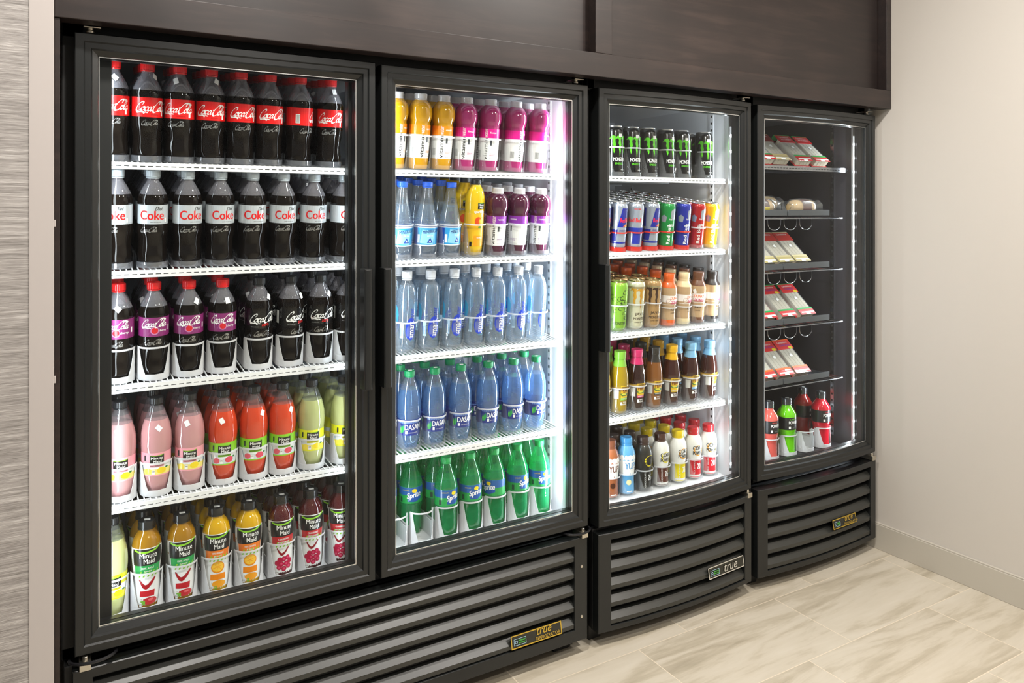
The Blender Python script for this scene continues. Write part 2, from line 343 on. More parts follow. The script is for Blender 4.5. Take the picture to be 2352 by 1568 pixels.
def cooler(name, lab, X0, X1, base, doors, sg, liner, shelfm, shelves, leds, badgespec, grille, mull=None, tw=.046):
    o = ((X0+X1)/2, .35, 0); par = empty(name, o, lab, 'refrigerator')
    ox, oy, oz = o
    def part(nm, mb, bev=0, sm=30, l=None):
        mb.v = [(a-ox, q-oy, c_-oz) for a, q, c_ in mb.v]; return obj(nm, mb, par, bev, sm, l)
    wf = sag((X0+X1)/2, X1-X0, sg)
    b = MB()   # cabinet shell
    b.box(X0, .052, .36, X0+tw-.004, .79, 1.97, BLACKD); b.box(X1-tw+.004, .052, .36, X1, .79, 1.97, BLACKD)
    b.box(X0, .74, .36, X1, .79, 1.97, BLACKD); b.box(X0, .052, 1.714, X1, .79, 1.97, BLACKD); b.box(X0, .052, .36, X1, .79, .386, BLACKD)
    b.box(X0+.004, .03, .05, X1-.004, .79, .356, BLACKD)
    if not sg: b.box(X0+.04, .053, .386, .083, .068, 1.714, BLACKD)
    part('cabinet', b, .002, 0)
    x0, x1 = X0+tw, X1-tw; z0, z1 = .39, 1.712
    b = MB(); b.add([(x0, .055, z0), (x1, .055, z0), (x1, .055, z1), (x0, .055, z1), (x0, .735, z0), (x1, .735, z0), (x1, .735, z1), (x0, .735, z1)],
                    [(0, 1, 5, 4), (1, 2, 6, 5), (2, 3, 7, 6), (3, 0, 4, 7), (4, 5, 6, 7)], liner)
    part('liner', b, 0, 0)
    for xx in (x0+.002, x1-.002):      # slotted shelf standards
        for yy in (.165, .62):
            b = MB(); s_ = 1 if xx < ox else -1
            b.box(xx-.002, yy-.008, z0+.03, xx+.002, yy+.008, z1-.02, liner if liner is LINER else CHROME)
            k = z0+.04
            while k < z1-.03:
                b.box(xx+s_*.002, yy-.003, k, xx+s_*.0026, yy+.003, k+.008, BLACKD); k += .0254
            part('shelf_standard', b, 0, 0)
    if mull:
        b = MB(); b.box(mull[0], .056, z0, mull[1], .085, z1, BLACKD); part('centre_mullion', b, .002, 0)
    for q, z in enumerate(shelves): wire_shelf(par, o, x0+.008, x1-.008, z, shelfm, slope=0 if liner is not LINER or (q == 0 and sg) else SLOPE[q])
    b = MB(); b.box(x0+.03, .056, 1.672, x1-.03, .064, 1.679, SHELFW if liner is LINER else TRAYB); part('ceiling_lip', b, 0, 0)
    for lx, fx, e in leds:
        b = MB(); b.box(lx-.006, .062, z0+.03, lx+.006, .068, z1-.03, mat('led_channel', (.75, .77, .8), .3, .6)); st = part('led_strip', b, 0, 0)
        b = MB(); b.box(lx-.003, .0605, z0+.04, lx+.003, .0622, z1-.08, LEDB); k = z0+.05
        while k < z1-.09:
            b.box(lx-.0028, .0600, k, lx+.0028, .0606, k+.009, LED); k += .055
        b.v = [(a-ox, q-oy, c_-oz) for a, q, c_ in b.v]; obj('diode_row', b, st, 0, 0)
        l = bpy.data.lights.new('led', 'AREA'); l.shape = 'RECTANGLE'; l.size = .012; l.size_y = z1-z0-.1; l.energy = e; l.color = (.86, .94, 1)
        lo = bpy.data.objects.new('led_lamp', l); C.objects.link(lo); lo.parent = st
        lo.location = (lx-ox+fx*.010, .074-oy, (z0+z1)/2); d = Vector((fx*.8, .6, 0)); lo.rotation_euler = d.to_track_quat('-Z', 'Y').to_euler()
    for dd in doors: door(par, o, *dd)
    # base grille
    gx0, gx1, gz0, gz1, ox0, ox1, oz0, oz1, ns = grille
    nx = 20 if sg else 1
    b = MB(); Lp = [(0, .035), (0, .002), (.002, 0)]
    L = []
    def rect(a, bb, c_, d, y):
        l = [(a+(c_-a)*k/nx, y, bb) for k in range(nx)]+[(c_, y, bb)]+[(c_-(c_-a)*k/nx, y, d) for k in range(nx)]+[(a, y, d)]; return l
    L = [rect(gx0, gz0, gx1, gz1, .04), rect(gx0, gz0, gx1, gz1, .002), rect(gx0+.002, gz0+.002, gx1-.002, gz1-.002, 0), rect(ox0-.001, oz0-.001, ox1+.001, oz1+.001, 0), rect(ox0, oz0, ox1, oz1, .002), rect(ox0, oz0, ox1, oz1, .04)]
    b.loops(L, BLACK); b.warp(wf); gp = part('base_grille', b, 0, 25)
    b = MB(); pitch = (oz1-oz0)/ns
    for i in range(ns):
        zb = oz0+pitch*i+.004
        # slat: front lip and a face sloping up and back
        sec = [(.004, zb), (.003, zb+pitch*.25), (.0045, zb+pitch*.28), (.018, zb+pitch*.55), (.035, zb+pitch*.60), (.035, zb+pitch*.56), (.019, zb+pitch*.50), (.007, zb+pitch*.22), (.007, zb)]
        b.loops([[(ox0+(ox1-ox0)*k/nx, q, r) for q, r in sec] for k in range(nx+1)], SLAT, True, True)
    b.warp(wf); b.v = [(a-ox, q-oy, c_-oz) for a, q, c_ in b.v]; obj('slats', b, gp, 0, 25)
    b = MB(); b.box(ox0, .036, oz0, ox1, .038, oz1, mat('grille_gap_shade', (.004, .004, .006), .8), nx); b.warp(wf); part('grille_shade_sheet', b, 0, 0)  # near-black sheet, its colour stands in for the shade between the slats
    if badgespec: badge(gp, o, *badgespec, wf, gold_text if badgespec[5] else silver_text)
    if name == 'refrigerator' and not sg:
        for (sx, sz) in ((gx1-.022, .27), (gx1-.022, .12)):
            b = MB(); b.lathe([(.0001, -.003), (.004, -.002), (.0045, 0)], STEEL, 12); b.v = [(a+sx-ox, c_-oy, q+sz-oz) for a, q, c_ in b.v]; obj('screw', b, gp)
    return par, part, o
gold_text = [('true', .50, .52, .017, .3), ('REFRIGERATOR', .47, .12, .0085, 0)]
silver_text = [('true', .42, .2, .022, .35)]
W = sag(0, 1, 0)
mb_hA = lambda x0, x1, z0, z1: (x0, x1, z0, z1, -.034)
A, partA, oA = cooler('refrigerator', 'wide black cooler with two glass doors filled with bottled sodas and waters', -.0135, 1.371, None,
    [(.010, .682, .386, 1.717, W, 1, mb_hA(.640, .661, .887, 1.188), 'black framed left glass door'),
     (.697, 1.354, .386, 1.714, W, 1, mb_hA(.692, .713, .887, 1.188), 'black framed right glass door')],
    0, LINER, SHELFW, [S1, S2, S3, S4], [(.076, 1, 1.0), (.640, -1, 2.6), (.738, 1, 3), (1.322, -1, 5.5)],
    (1.085, 1.255, .093, .127, .000, True), (.006, 1.352, .048, .356, .045, 1.305, .084, .334, 5), (.628, .748))
WB = sag(1.724, .658, .022)
B, partB, oB = cooler('refrigerator', 'black cooler with one glass door holding energy drinks, coffees and teas', 1.388, 2.064, None,
    [(1.395, 2.053, .370, 1.712, WB, 20, (1.392, 1.412, .912, 1.172, -.034), None)],
    .022, LINER, SHELFW, [S1, S2, S3, S4], [(1.440, 1, 1.8), (2.018, -1, 2.2)],
    (1.83, 2.005, .118, .152, .000, False), (1.393, 2.053, .048, .349, 1.438, 2.016, .064, .328, 5), tw=.032)
WC = sag(2.416, .662, .022)
Cc, partC, oC = cooler('refrigerator', 'black cooler with dark interior holding packed sandwiches, beside the beige wall', 2.079, 2.755, None,
    [(2.085, 2.747, .388, 1.708, WC, 20, None, None)],
    .022, LINERD, CHROME, [1.505], [(2.130, 1, 2.5), (2.700, -1, 4)],
    (2.46, 2.60, .150, .182, .000, True), (2.085, 2.749, .048, .356, 2.130, 2.712, .068, .335, 5))
# hinges and door closers
def hinge(part, x, z, kind, x1=None):
    b = MB()
    if kind == 'bottom':
        b.box(x-.011, -.012, z-.012, x+.011, .04, z+.004, STEEL); b.lathe([(.005, z+.004), (.005, z+.014)], STEEL, 12, cx=x, cyy=.0)
    else:
        b.box(x-.013, -.002, z+.010, x+.02, .05, z+.0125, STEEL); b.lathe([(.008, z), (.008, z+.005), (.006, z+.006), (.006, z+.011)], STEEL, 14, cx=x, cyy=.014)
    part('hinge', b, .0008, 25, 'small zinc hinge bracket')
def closer(part, x, z, s):
    b = MB(); pts = []
    for i in range(13):
        a = PI*i/12; pts.append((x-s*.02+s*.045*math.cos(a)*-1+s*.03, .012-.030*math.sin(a), z))
    b.tube(pts, .0035, GASKET, 8); part('door_closer', b)
hinge(partA, .030, .370, 'bottom'); hinge(partA, 1.335, .370, 'bottom'); hinge(partA, .040, 1.719, 'top'); hinge(partA, 1.318, 1.718, 'top')
closer(partA, .035, .376, 1); closer(partA, 1.33, .376, -1)
hinge(partB, 2.035, .357, 'bottom'); hinge(partB, 2.026, 1.716, 'top'); hinge(partC, 2.725, .372, 'bottom'); hinge(partC, 2.71, 1.712, 'top')
for x0, x1, xa in ((1.27, 1.33, 1.29), (.02, .08, .03)):
    b = MB(); b.loops([[(x0, y, .0), (x1, y, .0), (x1, y, .05), (x0, y, .05)] for y in (.06, .7)], BLACKD, True, True); partA('foot_rail', b)
for pr, x in ((partB, 1.40), (partB, 2.0), (partC, 2.10), (partC, 2.69)):
    b = MB(); b.box(x, .06, .0, x+.045, .7, .05, BLACKD); pr('foot_rail', b)
# orange label strip on the floor lip of the right-hand wide door
b = MB(); b.box(.905, .060, .3925, 1.065, .072, .3945, col('e8734a')); partA('price_strip', b, 0, 0, 'orange strip')

# ------------------------------------------------------------------ labels: flat art wrapped round a body of revolution
def interp(prof):
    def f(z):
        p = prof
        if z <= p[0][1]: return p[0][0]
        for (r0, z0), (r1, z1) in zip(p, p[1:]):
            if z0 <= z <= z1: return r0+(r1-r0)*((z-z0)/(z1-z0) if z1 > z0 else 0)
        return p[-1][0]
    return f
class Art:
    def __init__(s, prof, ref): s.mb = MB(); s.r = interp(prof); s.ref = ref; s.layer = 0
    def put(s, vs, fs, m, grid=.0045):
        bm = bmesh.new(); V = [bm.verts.new((x, 0, z)) for x, z in vs]
        for f in fs:
            try: bm.faces.new([V[i] for i in f])
            except ValueError: pass
        xs = [v[0] for v in vs]; k = math.ceil(min(xs)/grid)
        while k*grid < max(xs):
            bmesh.ops.bisect_plane(bm, geom=bm.verts[:]+bm.edges[:]+bm.faces[:], plane_co=(k*grid, 0, 0), plane_no=(1, 0, 0)); k += 1
        bm.verts.index_update(); e = .0002+.00012*s.layer
        out = []
        for v in bm.verts:
            a = v.co.x/s.ref; r = s.r(v.co.z)+e; out.append((r*math.sin(a), -r*math.cos(a), v.co.z))
        s.mb.add(out, [tuple(v.index for v in f.verts) for f in bm.faces], m); bm.free()
        return s
    def band(s, z0, z1, m, a0=-1, a1=1, nz=1):
        n = 32; e = .0002+.00012*s.layer; vs = []; fs = []
        for k in range(nz+1):
            z = z0+(z1-z0)*k/nz
            for j in range(n+1):
                a = PI*(a0+(a1-a0)*j/n); r = s.r(z)+e; vs.append((r*math.sin(a), -r*math.cos(a), z))
        for k in range(nz):
            for j in range(n): p = k*(n+1)+j; fs.append((p, p+1, p+n+2, p+n+1))
        s.mb.add(vs, fs, m); return s
    def rect(s, x0, z0, x1, z1, m): return s.put([(x0, z0), (x1, z0), (x1, z1), (x0, z1)], [(0, 1, 2, 3)], m)
    def poly(s, pts, m): return s.put(pts, [tuple(range(len(pts)))], m)
    def disc(s, x, z, r, m, rz=None, n=18): return s.poly([(x+r*math.cos(2*PI*i/n), z+(rz or r)*math.sin(2*PI*i/n)) for i in range(n)], m)
    def text(s, t, x, z, h, m, width=None, rot=0, shear=0, bold=0, center=False):
        vs, fs, x0, x1, y0, y1 = text_mesh(t, shear); k = h/(y1-y0); kx = width/(x1-x0) if width else k
        P = [((v[0]-x0)*kx, (v[1]-y0)*k) for v in vs]; bd = bold*h*.9+.03*h; n0 = len(P); F = list(fs)
        for dx in ((bd, bd*.5) if bold > .02 else (bd,)): P = P+[(a+dx, b) for a, b in P[:n0]]; F = F+[tuple(i+len(P)-n0 for i in f) for f in fs]
        fs = F
        if center: P = [(a-(x1-x0)*kx/2, b) for a, b in P]
        if rot == 90: P = [(-b, a) for a, b in P]
        elif rot: c_, s_ = math.cos(R(rot)), math.sin(R(rot)); P = [(a*c_-b*s_, a*s_+b*c_) for a, b in P]
        return s.put([(a+x, b+z) for a, b in P], fs, m)
    def pen(s, paths, x, z, sc, m, thick=.22, thin=.06, nib=45, slant=.35):
        for path in paths:
            P = spline(path); P = [(x+(a+b*slant)*sc, z+b*sc) for a, b in P]; n = len(P); L = []
            for i, (a, b) in enumerate(P):
                dx = P[min(i+1, n-1)][0]-P[max(i-1, 0)][0]; dz = P[min(i+1, n-1)][1]-P[max(i-1, 0)][1]; l = math.hypot(dx, dz) or 1
                ang = math.atan2(dz, dx); wd = (thin+(thick-thin)*abs(math.sin(ang+R(nib)-PI/2))**1.5*(1 if True else 0))*sc/2
                wd *= .35+.65*min(1, 4*min(i, n-1-i)/n+.2)
                L.append((a-dz/l*wd, b+dx/l*wd, a+dz/l*wd, b-dx/l*wd))
            vs = []; fs = []
            for q in L: vs += [(q[0], q[1]), (q[2], q[3])]
            for i in range(n-1): fs.append((2*i, 2*i+1, 2*i+3, 2*i+2))
            s.put(vs, fs, m, .006)
        return s
def spline(p, k=6):
    out = []
    for i in range(len(p)-1):
        p0 = p[max(i-1, 0)]; p1 = p[i]; p2 = p[i+1]; p3 = p[min(i+2, len(p)-1)]
        for j in range(k):
            t = j/k; out.append(tuple(.5*((2*p1[d])+(-p0[d]+p2[d])*t+(2*p0[d]-5*p1[d]+4*p2[d]-p3[d])*t*t+(-p0[d]+3*p1[d]-3*p2[d]+p3[d])*t**3) for d in (0, 1)))
    out.append(p[-1]); return out
def sh(path, dx): return [(a+dx, b) for a, b in path]
_o = [(.30, .38), (.17, .42), (.05, .25), (.06, .05), (.2, -.01), (.33, .12), (.36, .32), (.27, .42), (.25, .3), (.42, .33)]
_c = [(.33, .33), (.27, .42), (.12, .38), (.04, .18), (.12, .0), (.26, .02), (.42, .16)]
_a = [(.34, .36), (.2, .42), (.05, .24), (.06, .03), (.18, .0), (.32, .2), (.37, .42)]
_a2 = [(.37, .42), (.31, .15), (.36, .0), (.46, .06), (.54, .18)]
_l = [(.04, .18), (.22, .5), (.32, .85), (.24, 1.0), (.13, .8), (.08, .3), (.13, .02), (.25, .04), (.36, .2)]
_C = [(.52, .62), (.62, .84), (.50, 1.0), (.30, .88), (.08, .5), (.02, .15), (.14, -.08), (.36, -.04), (.55, .16)]
SCRIPT = [_C, [(.10, -.04), (.25, -.22), (.6, -.17), (.95, -.20), (1.05, -.30), (1.15, -.20), (1.42, -.24)], sh(_o, .55), sh(_c, .93), sh(_a, 1.27), sh(_a2, 1.27),
          [(1.72, .48), (1.92, .50)], [(a*1.12+1.82, b*1.15-.06) for a, b in _C], [(2.42, .72), (2.52, 1.08), (2.8, 1.02), (3.0, .86), (3.15, .95)],
          sh(_o, 2.38), sh(_l, 2.70), sh(_a, 2.96), sh(_a2, 2.96)]
WHITE = col('f4f4f2'); BLK = col('15130f'); REDL = col('e01010'); SILV = col('c9d0d6', .28, .4, .2); GREY = col('9a9a9a')

# ------------------------------------------------------------------ drink kinds: each returns its parts [(name, mesh, label)]
def liquid(h, r=.05): return mat('liquid_'+h, srgb(h), r, 0, .6, .6)
PETALL = clear('clear_bottle', (.93, .95, .97), (.8, .85, .9), .06, .02, .85, .06)
COLA = mat('cola', (.006, .004, .003), .04, 0, .05, .3)
COLAN = clear('cola_neck', (.66, .64, .67), (.45, .44, .49), .26, .02, .8, .07)
KINDS = {}
def petal(h, k=.16, n=5): return lambda z, a, j: 1-k*max(0, 1-z/h)*abs(math.cos(n*a/2))**.7
def cap_part(r, z0, z1, m, ribs=True, seg=60, ring=True):
    b = MB(); md = (lambda z, a, j: 1-.035*(j % 2)) if ribs else None
    if ring: b.lathe([(r*.97, z0), (r*.98, z0+(z1-z0)*.16)], m, 24)
    b.lathe([(r, z0+(z1-z0)*.2), (r, z1-.0015)], m, seg if ribs else 28, md)
    b.lathe([(r*.985, z1-.0018), (r*.98, z1-.0006), (r*.93, z1)], m, 28)
    return b.mesh('cap')
def sub(prof, z0, z1):
    f = interp(prof); return [(f(z0), z0)]+[(r, z) for r, z in prof if z0 < z < z1]+[(f(z1), z1)]
def make(kind, name, desc, cat, parts, h): KINDS[kind] = dict(name=name, desc=desc, cat=cat, parts=parts, h=h)
def sticker_mesh(rf, z, a, tilt, w_=.011, h_=.014):
    b = MB(); vs = []; c_, s_ = math.cos(tilt), math.sin(tilt)
    for u in (-1, 0, 1):
        for v in (-1, 1):
            x = (u*w_*c_-v*h_*s_)/2; zz = z+(u*w_*s_+v*h_*c_)/2; r = rf(zz)+.0006; t_ = a+x/r; vs.append((r*math.sin(t_), -r*math.cos(t_), zz))
    b.add(vs, [(0, 1, 3, 2), (2, 3, 5, 4)], col('eeeeee', .6, 0)); return b.mesh('price_sticker')

COKEP = [(.024, 0), (.030, .003), (.0325, .012), (.0318, .03), (.0300, .052), (.0312, .070), (.0340, .084), (.0345, .090), (.0345, .102), (.0335, .106), (.0335, .153), (.0343, .156), (.0340, .163), (.031, .174), (.0262, .186), (.020, .198), (.0155, .206), (.0130, .211), (.0125, .2175)]
def cola_mod(z, a, j):
    m_ = 1-.17*max(0, 1-z/.026)*abs(math.cos(5*a/2))**.6
    if .02 < z < .086: m_ *= 1-.022*math.sin(PI*(z-.02)/.066)*(1+math.cos(10*a+z*30))/2
    return m_
def cola(kind, desc, capm, art, fill=.178, h=.2265):
    P = [(r, z*h/.235) for r, z in COKEP]; k = h/.235
    P2 = []
    for i in range(len(P)-1):
        n = max(1, int((P[i+1][1]-P[i][1])/.0045))
        for q in range(n): t_ = q/n; P2.append((P[i][0]+(P[i+1][0]-P[i][0])*t_, P[i][1]+(P[i+1][1]-P[i][1])*t_))
    P2.append(P[-1])
    body = MB(); fl = fill*k; body.lathe(sub(P2, 0, fl), COLA, 60, cola_mod)
    A = Art(P, .0335)      # embossed script on the lower bulge
    A.layer = 1; A.pen(SCRIPT, -.022, .088*k, .0105, clear('embossed', (1, 1, 1), (.8, .8, .8), .25, .05, .3, .2), .2, .06)
    body.v += []; off = len(body.v); 
    body.add(A.mb.v, A.mb.f, A.mb.mats[0])
    neck = MB(); neck.lathe(sub(P2, fl, .2175*k), COLAN, 32, None, False)
    art_ = Art(P, .0335); art(art_, k)
    parts = [('bottle_body', body.mesh('bottle_body', 50), None), ('neck', neck.mesh('neck', 60), None), ('cap', cap_part(.0155, .2155*k, h, capm), None), ('label', art_.mb.mesh('label', 0), None)]
    make(kind, 'soda_bottle', desc, 'bottle', parts, h)
def a_coke(dx):
    def f(A, k):
        A.band(.106*k, .153*k, REDL); A.layer = 1; A.pen(SCRIPT, -.036+dx, .1215*k, .0205, WHITE); A.text('20 FL OZ (591 mL)', -.002+dx, .1105*k, .0022, col('6b0606'))
        A.rect(.026+dx, .109*k, .031+dx, .121*k, WHITE)
        bx = -.082 if not dx else -.033; A.rect(bx, .112*k, bx+.011, .136*k, WHITE); A.layer = 2
        for i in range(6): A.rect(bx+.001+i*.0017, .113*k, bx+.0017+i*.0017, .134*k, BLK)
    return f
def a_diet(A, k):
    A.band(.106*k, .153*k, SILV); A.layer = 1
    A.text('Coke', -.024, .117*k, .0215, REDL, width=.054, bold=.035); A.text('Diet', .010, .1395*k, .0095, BLK, shear=.4, width=.018, bold=.005); A.text('20 FL OZ (591 mL)', .000, .1095*k, .0025, BLK, width=.024)
    A.rect(.034, .110*k, .038, .121*k, WHITE)
def a_cherry(A, k):
    A.band(.106*k, .153*k, col('862a6c')); A.layer = 1
    A.pen([[(-1, 0), (-.6, .8), (.3, 1), (.9, .5)]], -.002, .112*k, .012, col('b86aa0'), .1, .05)
    A.disc(.0, .1205*k, .0095, col('c77fae')); A.layer = 2; A.disc(.0, .1205*k, .0072, col('d01f2a')); A.pen(SCRIPT, -.030, .131*k, .0165, WHITE); A.text('cherry', .0085, .1165*k, .0065, WHITE, width=.019)
    A.rect(.034, .119*k, .0385, .132*k, WHITE)
def a_zero(A, k):
    A.band(.106*k, .153*k, col('0d0c0c', .2)); A.layer = 1; A.pen(SCRIPT, -.034, .124*k, .0200, WHITE, .20, .07); A.text('zero', -.004, .112*k, .0065, REDL, width=.018, bold=.012); A.text('ZERO CALORIE COLA', -.031, .1095*k, .0022, GREY, width=.02)
    A.rect(-.070, .112*k, -.057, .146*k, WHITE)
cola('coke', 'red-labelled cola bottle with red cap', col('d8191c', .3), a_coke(0), .171, .227)
cola('coke2', 'red-labelled cola bottle with turned label', col('d8191c', .3), a_coke(.040), .171, .227)
cola('diet', 'silver-labelled diet cola bottle', col('b4bec6', .35), a_diet)
cola('cherry', 'purple-labelled cherry cola bottle with red cap', col('d8191c', .3), a_cherry)
cola('zero', 'black-labelled cola bottle with black cap', col('1a1b1e', .3), a_zero)

# lemonades: tall cloudy bottles
LEMP = [(.022, 0), (.026, .003), (.0275, .010), (.0305, .028), (.0325, .045), (.0325, .100), (.0335, .104), (.0345, .116), (.0345, .128), (.0335, .145), (.0305, .160), (.025, .177), (.0190, .192), (.0145, .203), (.0125, .208), (.0125, .212)]
def mm_box(A, x0, z0, w_, h_, bw=True):
    A.layer += 1
    A.poly([(x0, z0), (x0+w_, z0), (x0+w_, z0+h_*1.12), (x0+w_*.8, z0+h_*1.02), (x0+w_*.35, z0+h_), (x0, z0+h_*1.05)], col('7bb526'))
    A.layer += 1; A.poly([(x0, z0), (x0+w_, z0), (x0+w_, z0+h_*1.02), (x0+w_*.8, z0+h_*.93), (x0+w_*.35, z0+h_*.91), (x0, z0+h_*.97)], BLK)
    A.layer += 1; A.text('Minute', x0+w_*.08, z0+h_*.52, h_*.32, WHITE, width=w_*.82, bold=.012); A.text('Maid', x0+w_*.25, z0+h_*.10, h_*.33, WHITE, width=w_*.55, bold=.012)
def lemonade(kind, desc, liq, border, name, fruit, cal):
    body = MB(); P2 = []
    for i in range(len(LEMP)-1):
        n = max(1, int((LEMP[i+1][1]-LEMP[i][1])/.005))
        for q in range(n): t_ = q/n; P2.append((LEMP[i][0]+(LEMP[i+1][0]-LEMP[i][0])*t_, LEMP[i][1]+(LEMP[i+1][1]-LEMP[i][1])*t_))
    P2.append(LEMP[-1])
    md = lambda z, a, j: (1-.14*max(0, 1-z/.024)*abs(math.cos(5*a/2))**.6)*(1-(.012*(1+math.cos(8*a+z*90))/2 if .105 < z < .17 else 0))
    body.lathe(sub(P2, 0, .176), liq, 56, md); neck = MB(); neck.lathe(sub(P2, .176, .212), PETALL, 28, None, False)
    A = Art(LEMP, .0325); bm_ = col(border); A.band(.046, .101, bm_); A.layer = 1; A.band(.049, .098, col('d6e6f5')); A.layer = 2; A.band(.049, .062, col(fruit))
    A.rect(-.034, .0625, .034, .078, col('eef2f4'))
    A.layer = 3
    A.disc(.010, .0585, .0105, col('f0d41a' if border != '8ccf2a' else 'd8455c'), .0075); A.disc(-.020, .0575, .008, col('f3dc4a' if border != '8ccf2a' else 'e05a6a'), .007); A.disc(.022, .064, .004, col('2e7d32'), .0022)
    mm_box(A, -.016, .0745, .031, .0205); A.layer = 4
    A.rect(-.016, .067, .015, .0725, bm_); A.layer = 5; A.text(name, -.0145, .0685, .0026, BLK, width=.028)
    A.rect(-.012, .050, -.005, .0605, WHITE); A.layer = 6; A.text(cal, -.0112, .0555, .0034, BLK, width=.0055)
    A.rect(-.030, .082, -.0255, .095, col('20242a'))
    make(kind, 'lemonade_bottle', desc, 'bottle', [('bottle_body', body.mesh('bottle_body', 50), None), ('neck', neck.mesh('neck', 60), None), ('cap', cap_part(.0155, .2085, .2265, col('1d2024', .3)), None), ('label', A.mb.mesh('label', 0), None)], .2265)
lemonade('pink', 'pink lemonade bottle with black cap', liquid('c38f91'), 'f0a3b0', 'PINK LEMONADE', 'f3e27a', '260')
lemonade('melon', 'watermelon-red juice bottle with black cap', liquid('cc4220'), '8ccf2a', 'WATERMELON PUNCH', 'cfd9de', '270')
lemonade('lemon', 'pale yellow lemonade bottle with black cap', liquid('b7bd80'), 'e8e820', 'LEMONADE', 'f0e24a', '260')

# single-serve juices with a shrink sleeve
JUP = [(.024, 0), (.028, .003), (.0305, .010), (.0310, .030), (.0295, .055), (.0285, .080), (.0300, .100), (.0318, .118), (.0325, .135), (.0320, .150), (.0295, .163), (.0245, .174), (.0185, .181), (.0170, .184), (.0170, .188)]
def juice(kind, desc, liq, band, l1, l2, fr, fr2, dark='111111'):
    body = MB(); body.lathe(JUP, liq, 40)
    A = Art(JUP, .031); A.band(.008, .148, col('eeeeec'), nz=12); A.layer = 1
    A.band(.1075, .146, col(dark), -.36, .36, nz=4); A.band(.086, .1075, col(band), -.33, .33, nz=3)
    A.layer = 2
    for i in range(5): A.poly([(-.022+i*.01, .080), (-.018+i*.01, .080), (-.013+i*.01, .094), (-.017+i*.01, .094)], col('8ccf2a'))
    A.poly([(-.030, .146), (-.015, .141), (.0, .141), (.016, .144), (.030, .151), (.030, .147), (.016, .140), (.0, .137), (-.015, .137), (-.030, .142)], col('8ccf2a'))
    A.layer = 3
    A.text('Minute', -.0175, .1255, .0115, WHITE, width=.037, bold=.014); A.text('Maid', -.009, .1115, .0115, WHITE, width=.023, bold=.014)
    A.text(l1, 0, .0985, .0046, WHITE, width=.028, center=True, bold=.01); A.text(l2, 0, .0905, .0046, WHITE, width=min(.03, .0035*len(l2)+.002), center=True, bold=.01)
    if fr2 == 'berry':
        A.pen([[(-.9, .5), (-.2, -.3), (.8, .6)]], 0, .068, .02, col('8e1420'), .35, .1, 0, 0)
        for (x, z) in ((-.012, .030), (.0, .026), (.012, .031), (-.017, .041), (-.006, .038), (.006, .038), (.016, .043), (.0, .050), (-.010, .049), (.010, .052)): A.disc(x, z, .0065, col('b3143f')); 
        A.layer = 4
        for (x, z) in ((-.012, .030), (.0, .026), (.012, .031), (-.006, .039), (.006, .038), (.0, .050), (.010, .052)): A.disc(x, z, .003, col('d8456c'))
    elif fr2 == 'orange':
        A.disc(0, .066, .017, col('f0920e'), .014); A.layer = 4; A.disc(0, .067, .0145, col('fbc53d'), .0115)
        A.layer = 3; A.rect(-.018, .036, .018, .050, col('f08a10')); A.disc(.002, .026, .016, col('f3a21c'), .009); A.rect(-.008, .014, -.003, .022, col('6fae2a'))
        A.layer = 5
        for i in range(6): A.pen([[(0, 0), (math.cos(i*PI/3+.3)*.7, math.sin(i*PI/3+.3)*.55)]], 0, .067, .018, col('f39a16'), .06, .04, 0, 0)
    else:
        A.pen([[(-.95, .5), (-.2, -.35), (.9, .6)]], 0, .064, .021, col('a81420'), .5, .1, 0, 0)
        A.poly([(-.018, .036), (.014, .034), (.016, .048), (-.018, .048)], col('c3202a')); A.disc(.004, .024, .016, col('c3202a'), .0085); A.layer = 4; A.rect(-.016, .017, -.006, .026, col('6fae2a')); A.disc(.006, .027, .006, col('e2686a'), .003)
    A.layer = 5; A.rect(-.0195, .012, -.0135, .022, WHITE); A.layer = 6; A.text('210', -.019, .0165, .0032, BLK, width=.005)
    cp = MB(); bk = col('15171a', .25); cp.lathe([(.0195, .186), (.0195, .1895)], bk, 32); cp.lathe([(.0188, .190), (.0188, .2045), (.0165, .2065)], bk, 48, lambda z, a, j: 1-.015*(j % 2))
    st = MB(); st.add([(-.006, -.008, .2068), (.007, -.010, .2068), (.008, .001, .2068), (-.005, .003, .2068)], [(0, 1, 2, 3)], WHITE)
    make(kind, 'juice_bottle', desc, 'bottle', [('bottle_body', body.mesh('bottle_body'), None), ('cap', cp.mesh('cap'), None), ('price_sticker', st.mesh('price_sticker', 0), 'white square sticker'), ('label', A.mb.mesh('label', 0), None)], .2065)
juice('apple', 'golden apple juice bottle with green band', liquid('9c6e0a'), '1ca04c', '100% APPLE', 'JUICE', 0, 'apple')
juice('orange', 'orange juice bottle with orange band', liquid('cfa000'), 'ef7d14', '100% ORANGE', 'JUICE', 0, 'orange')
juice('cran', 'dark cranberry juice bottle with red band', liquid('4a1216'), 'c41a22', 'CRANBERRY', 'APPLE RASPBERRY', 0, 'berry')

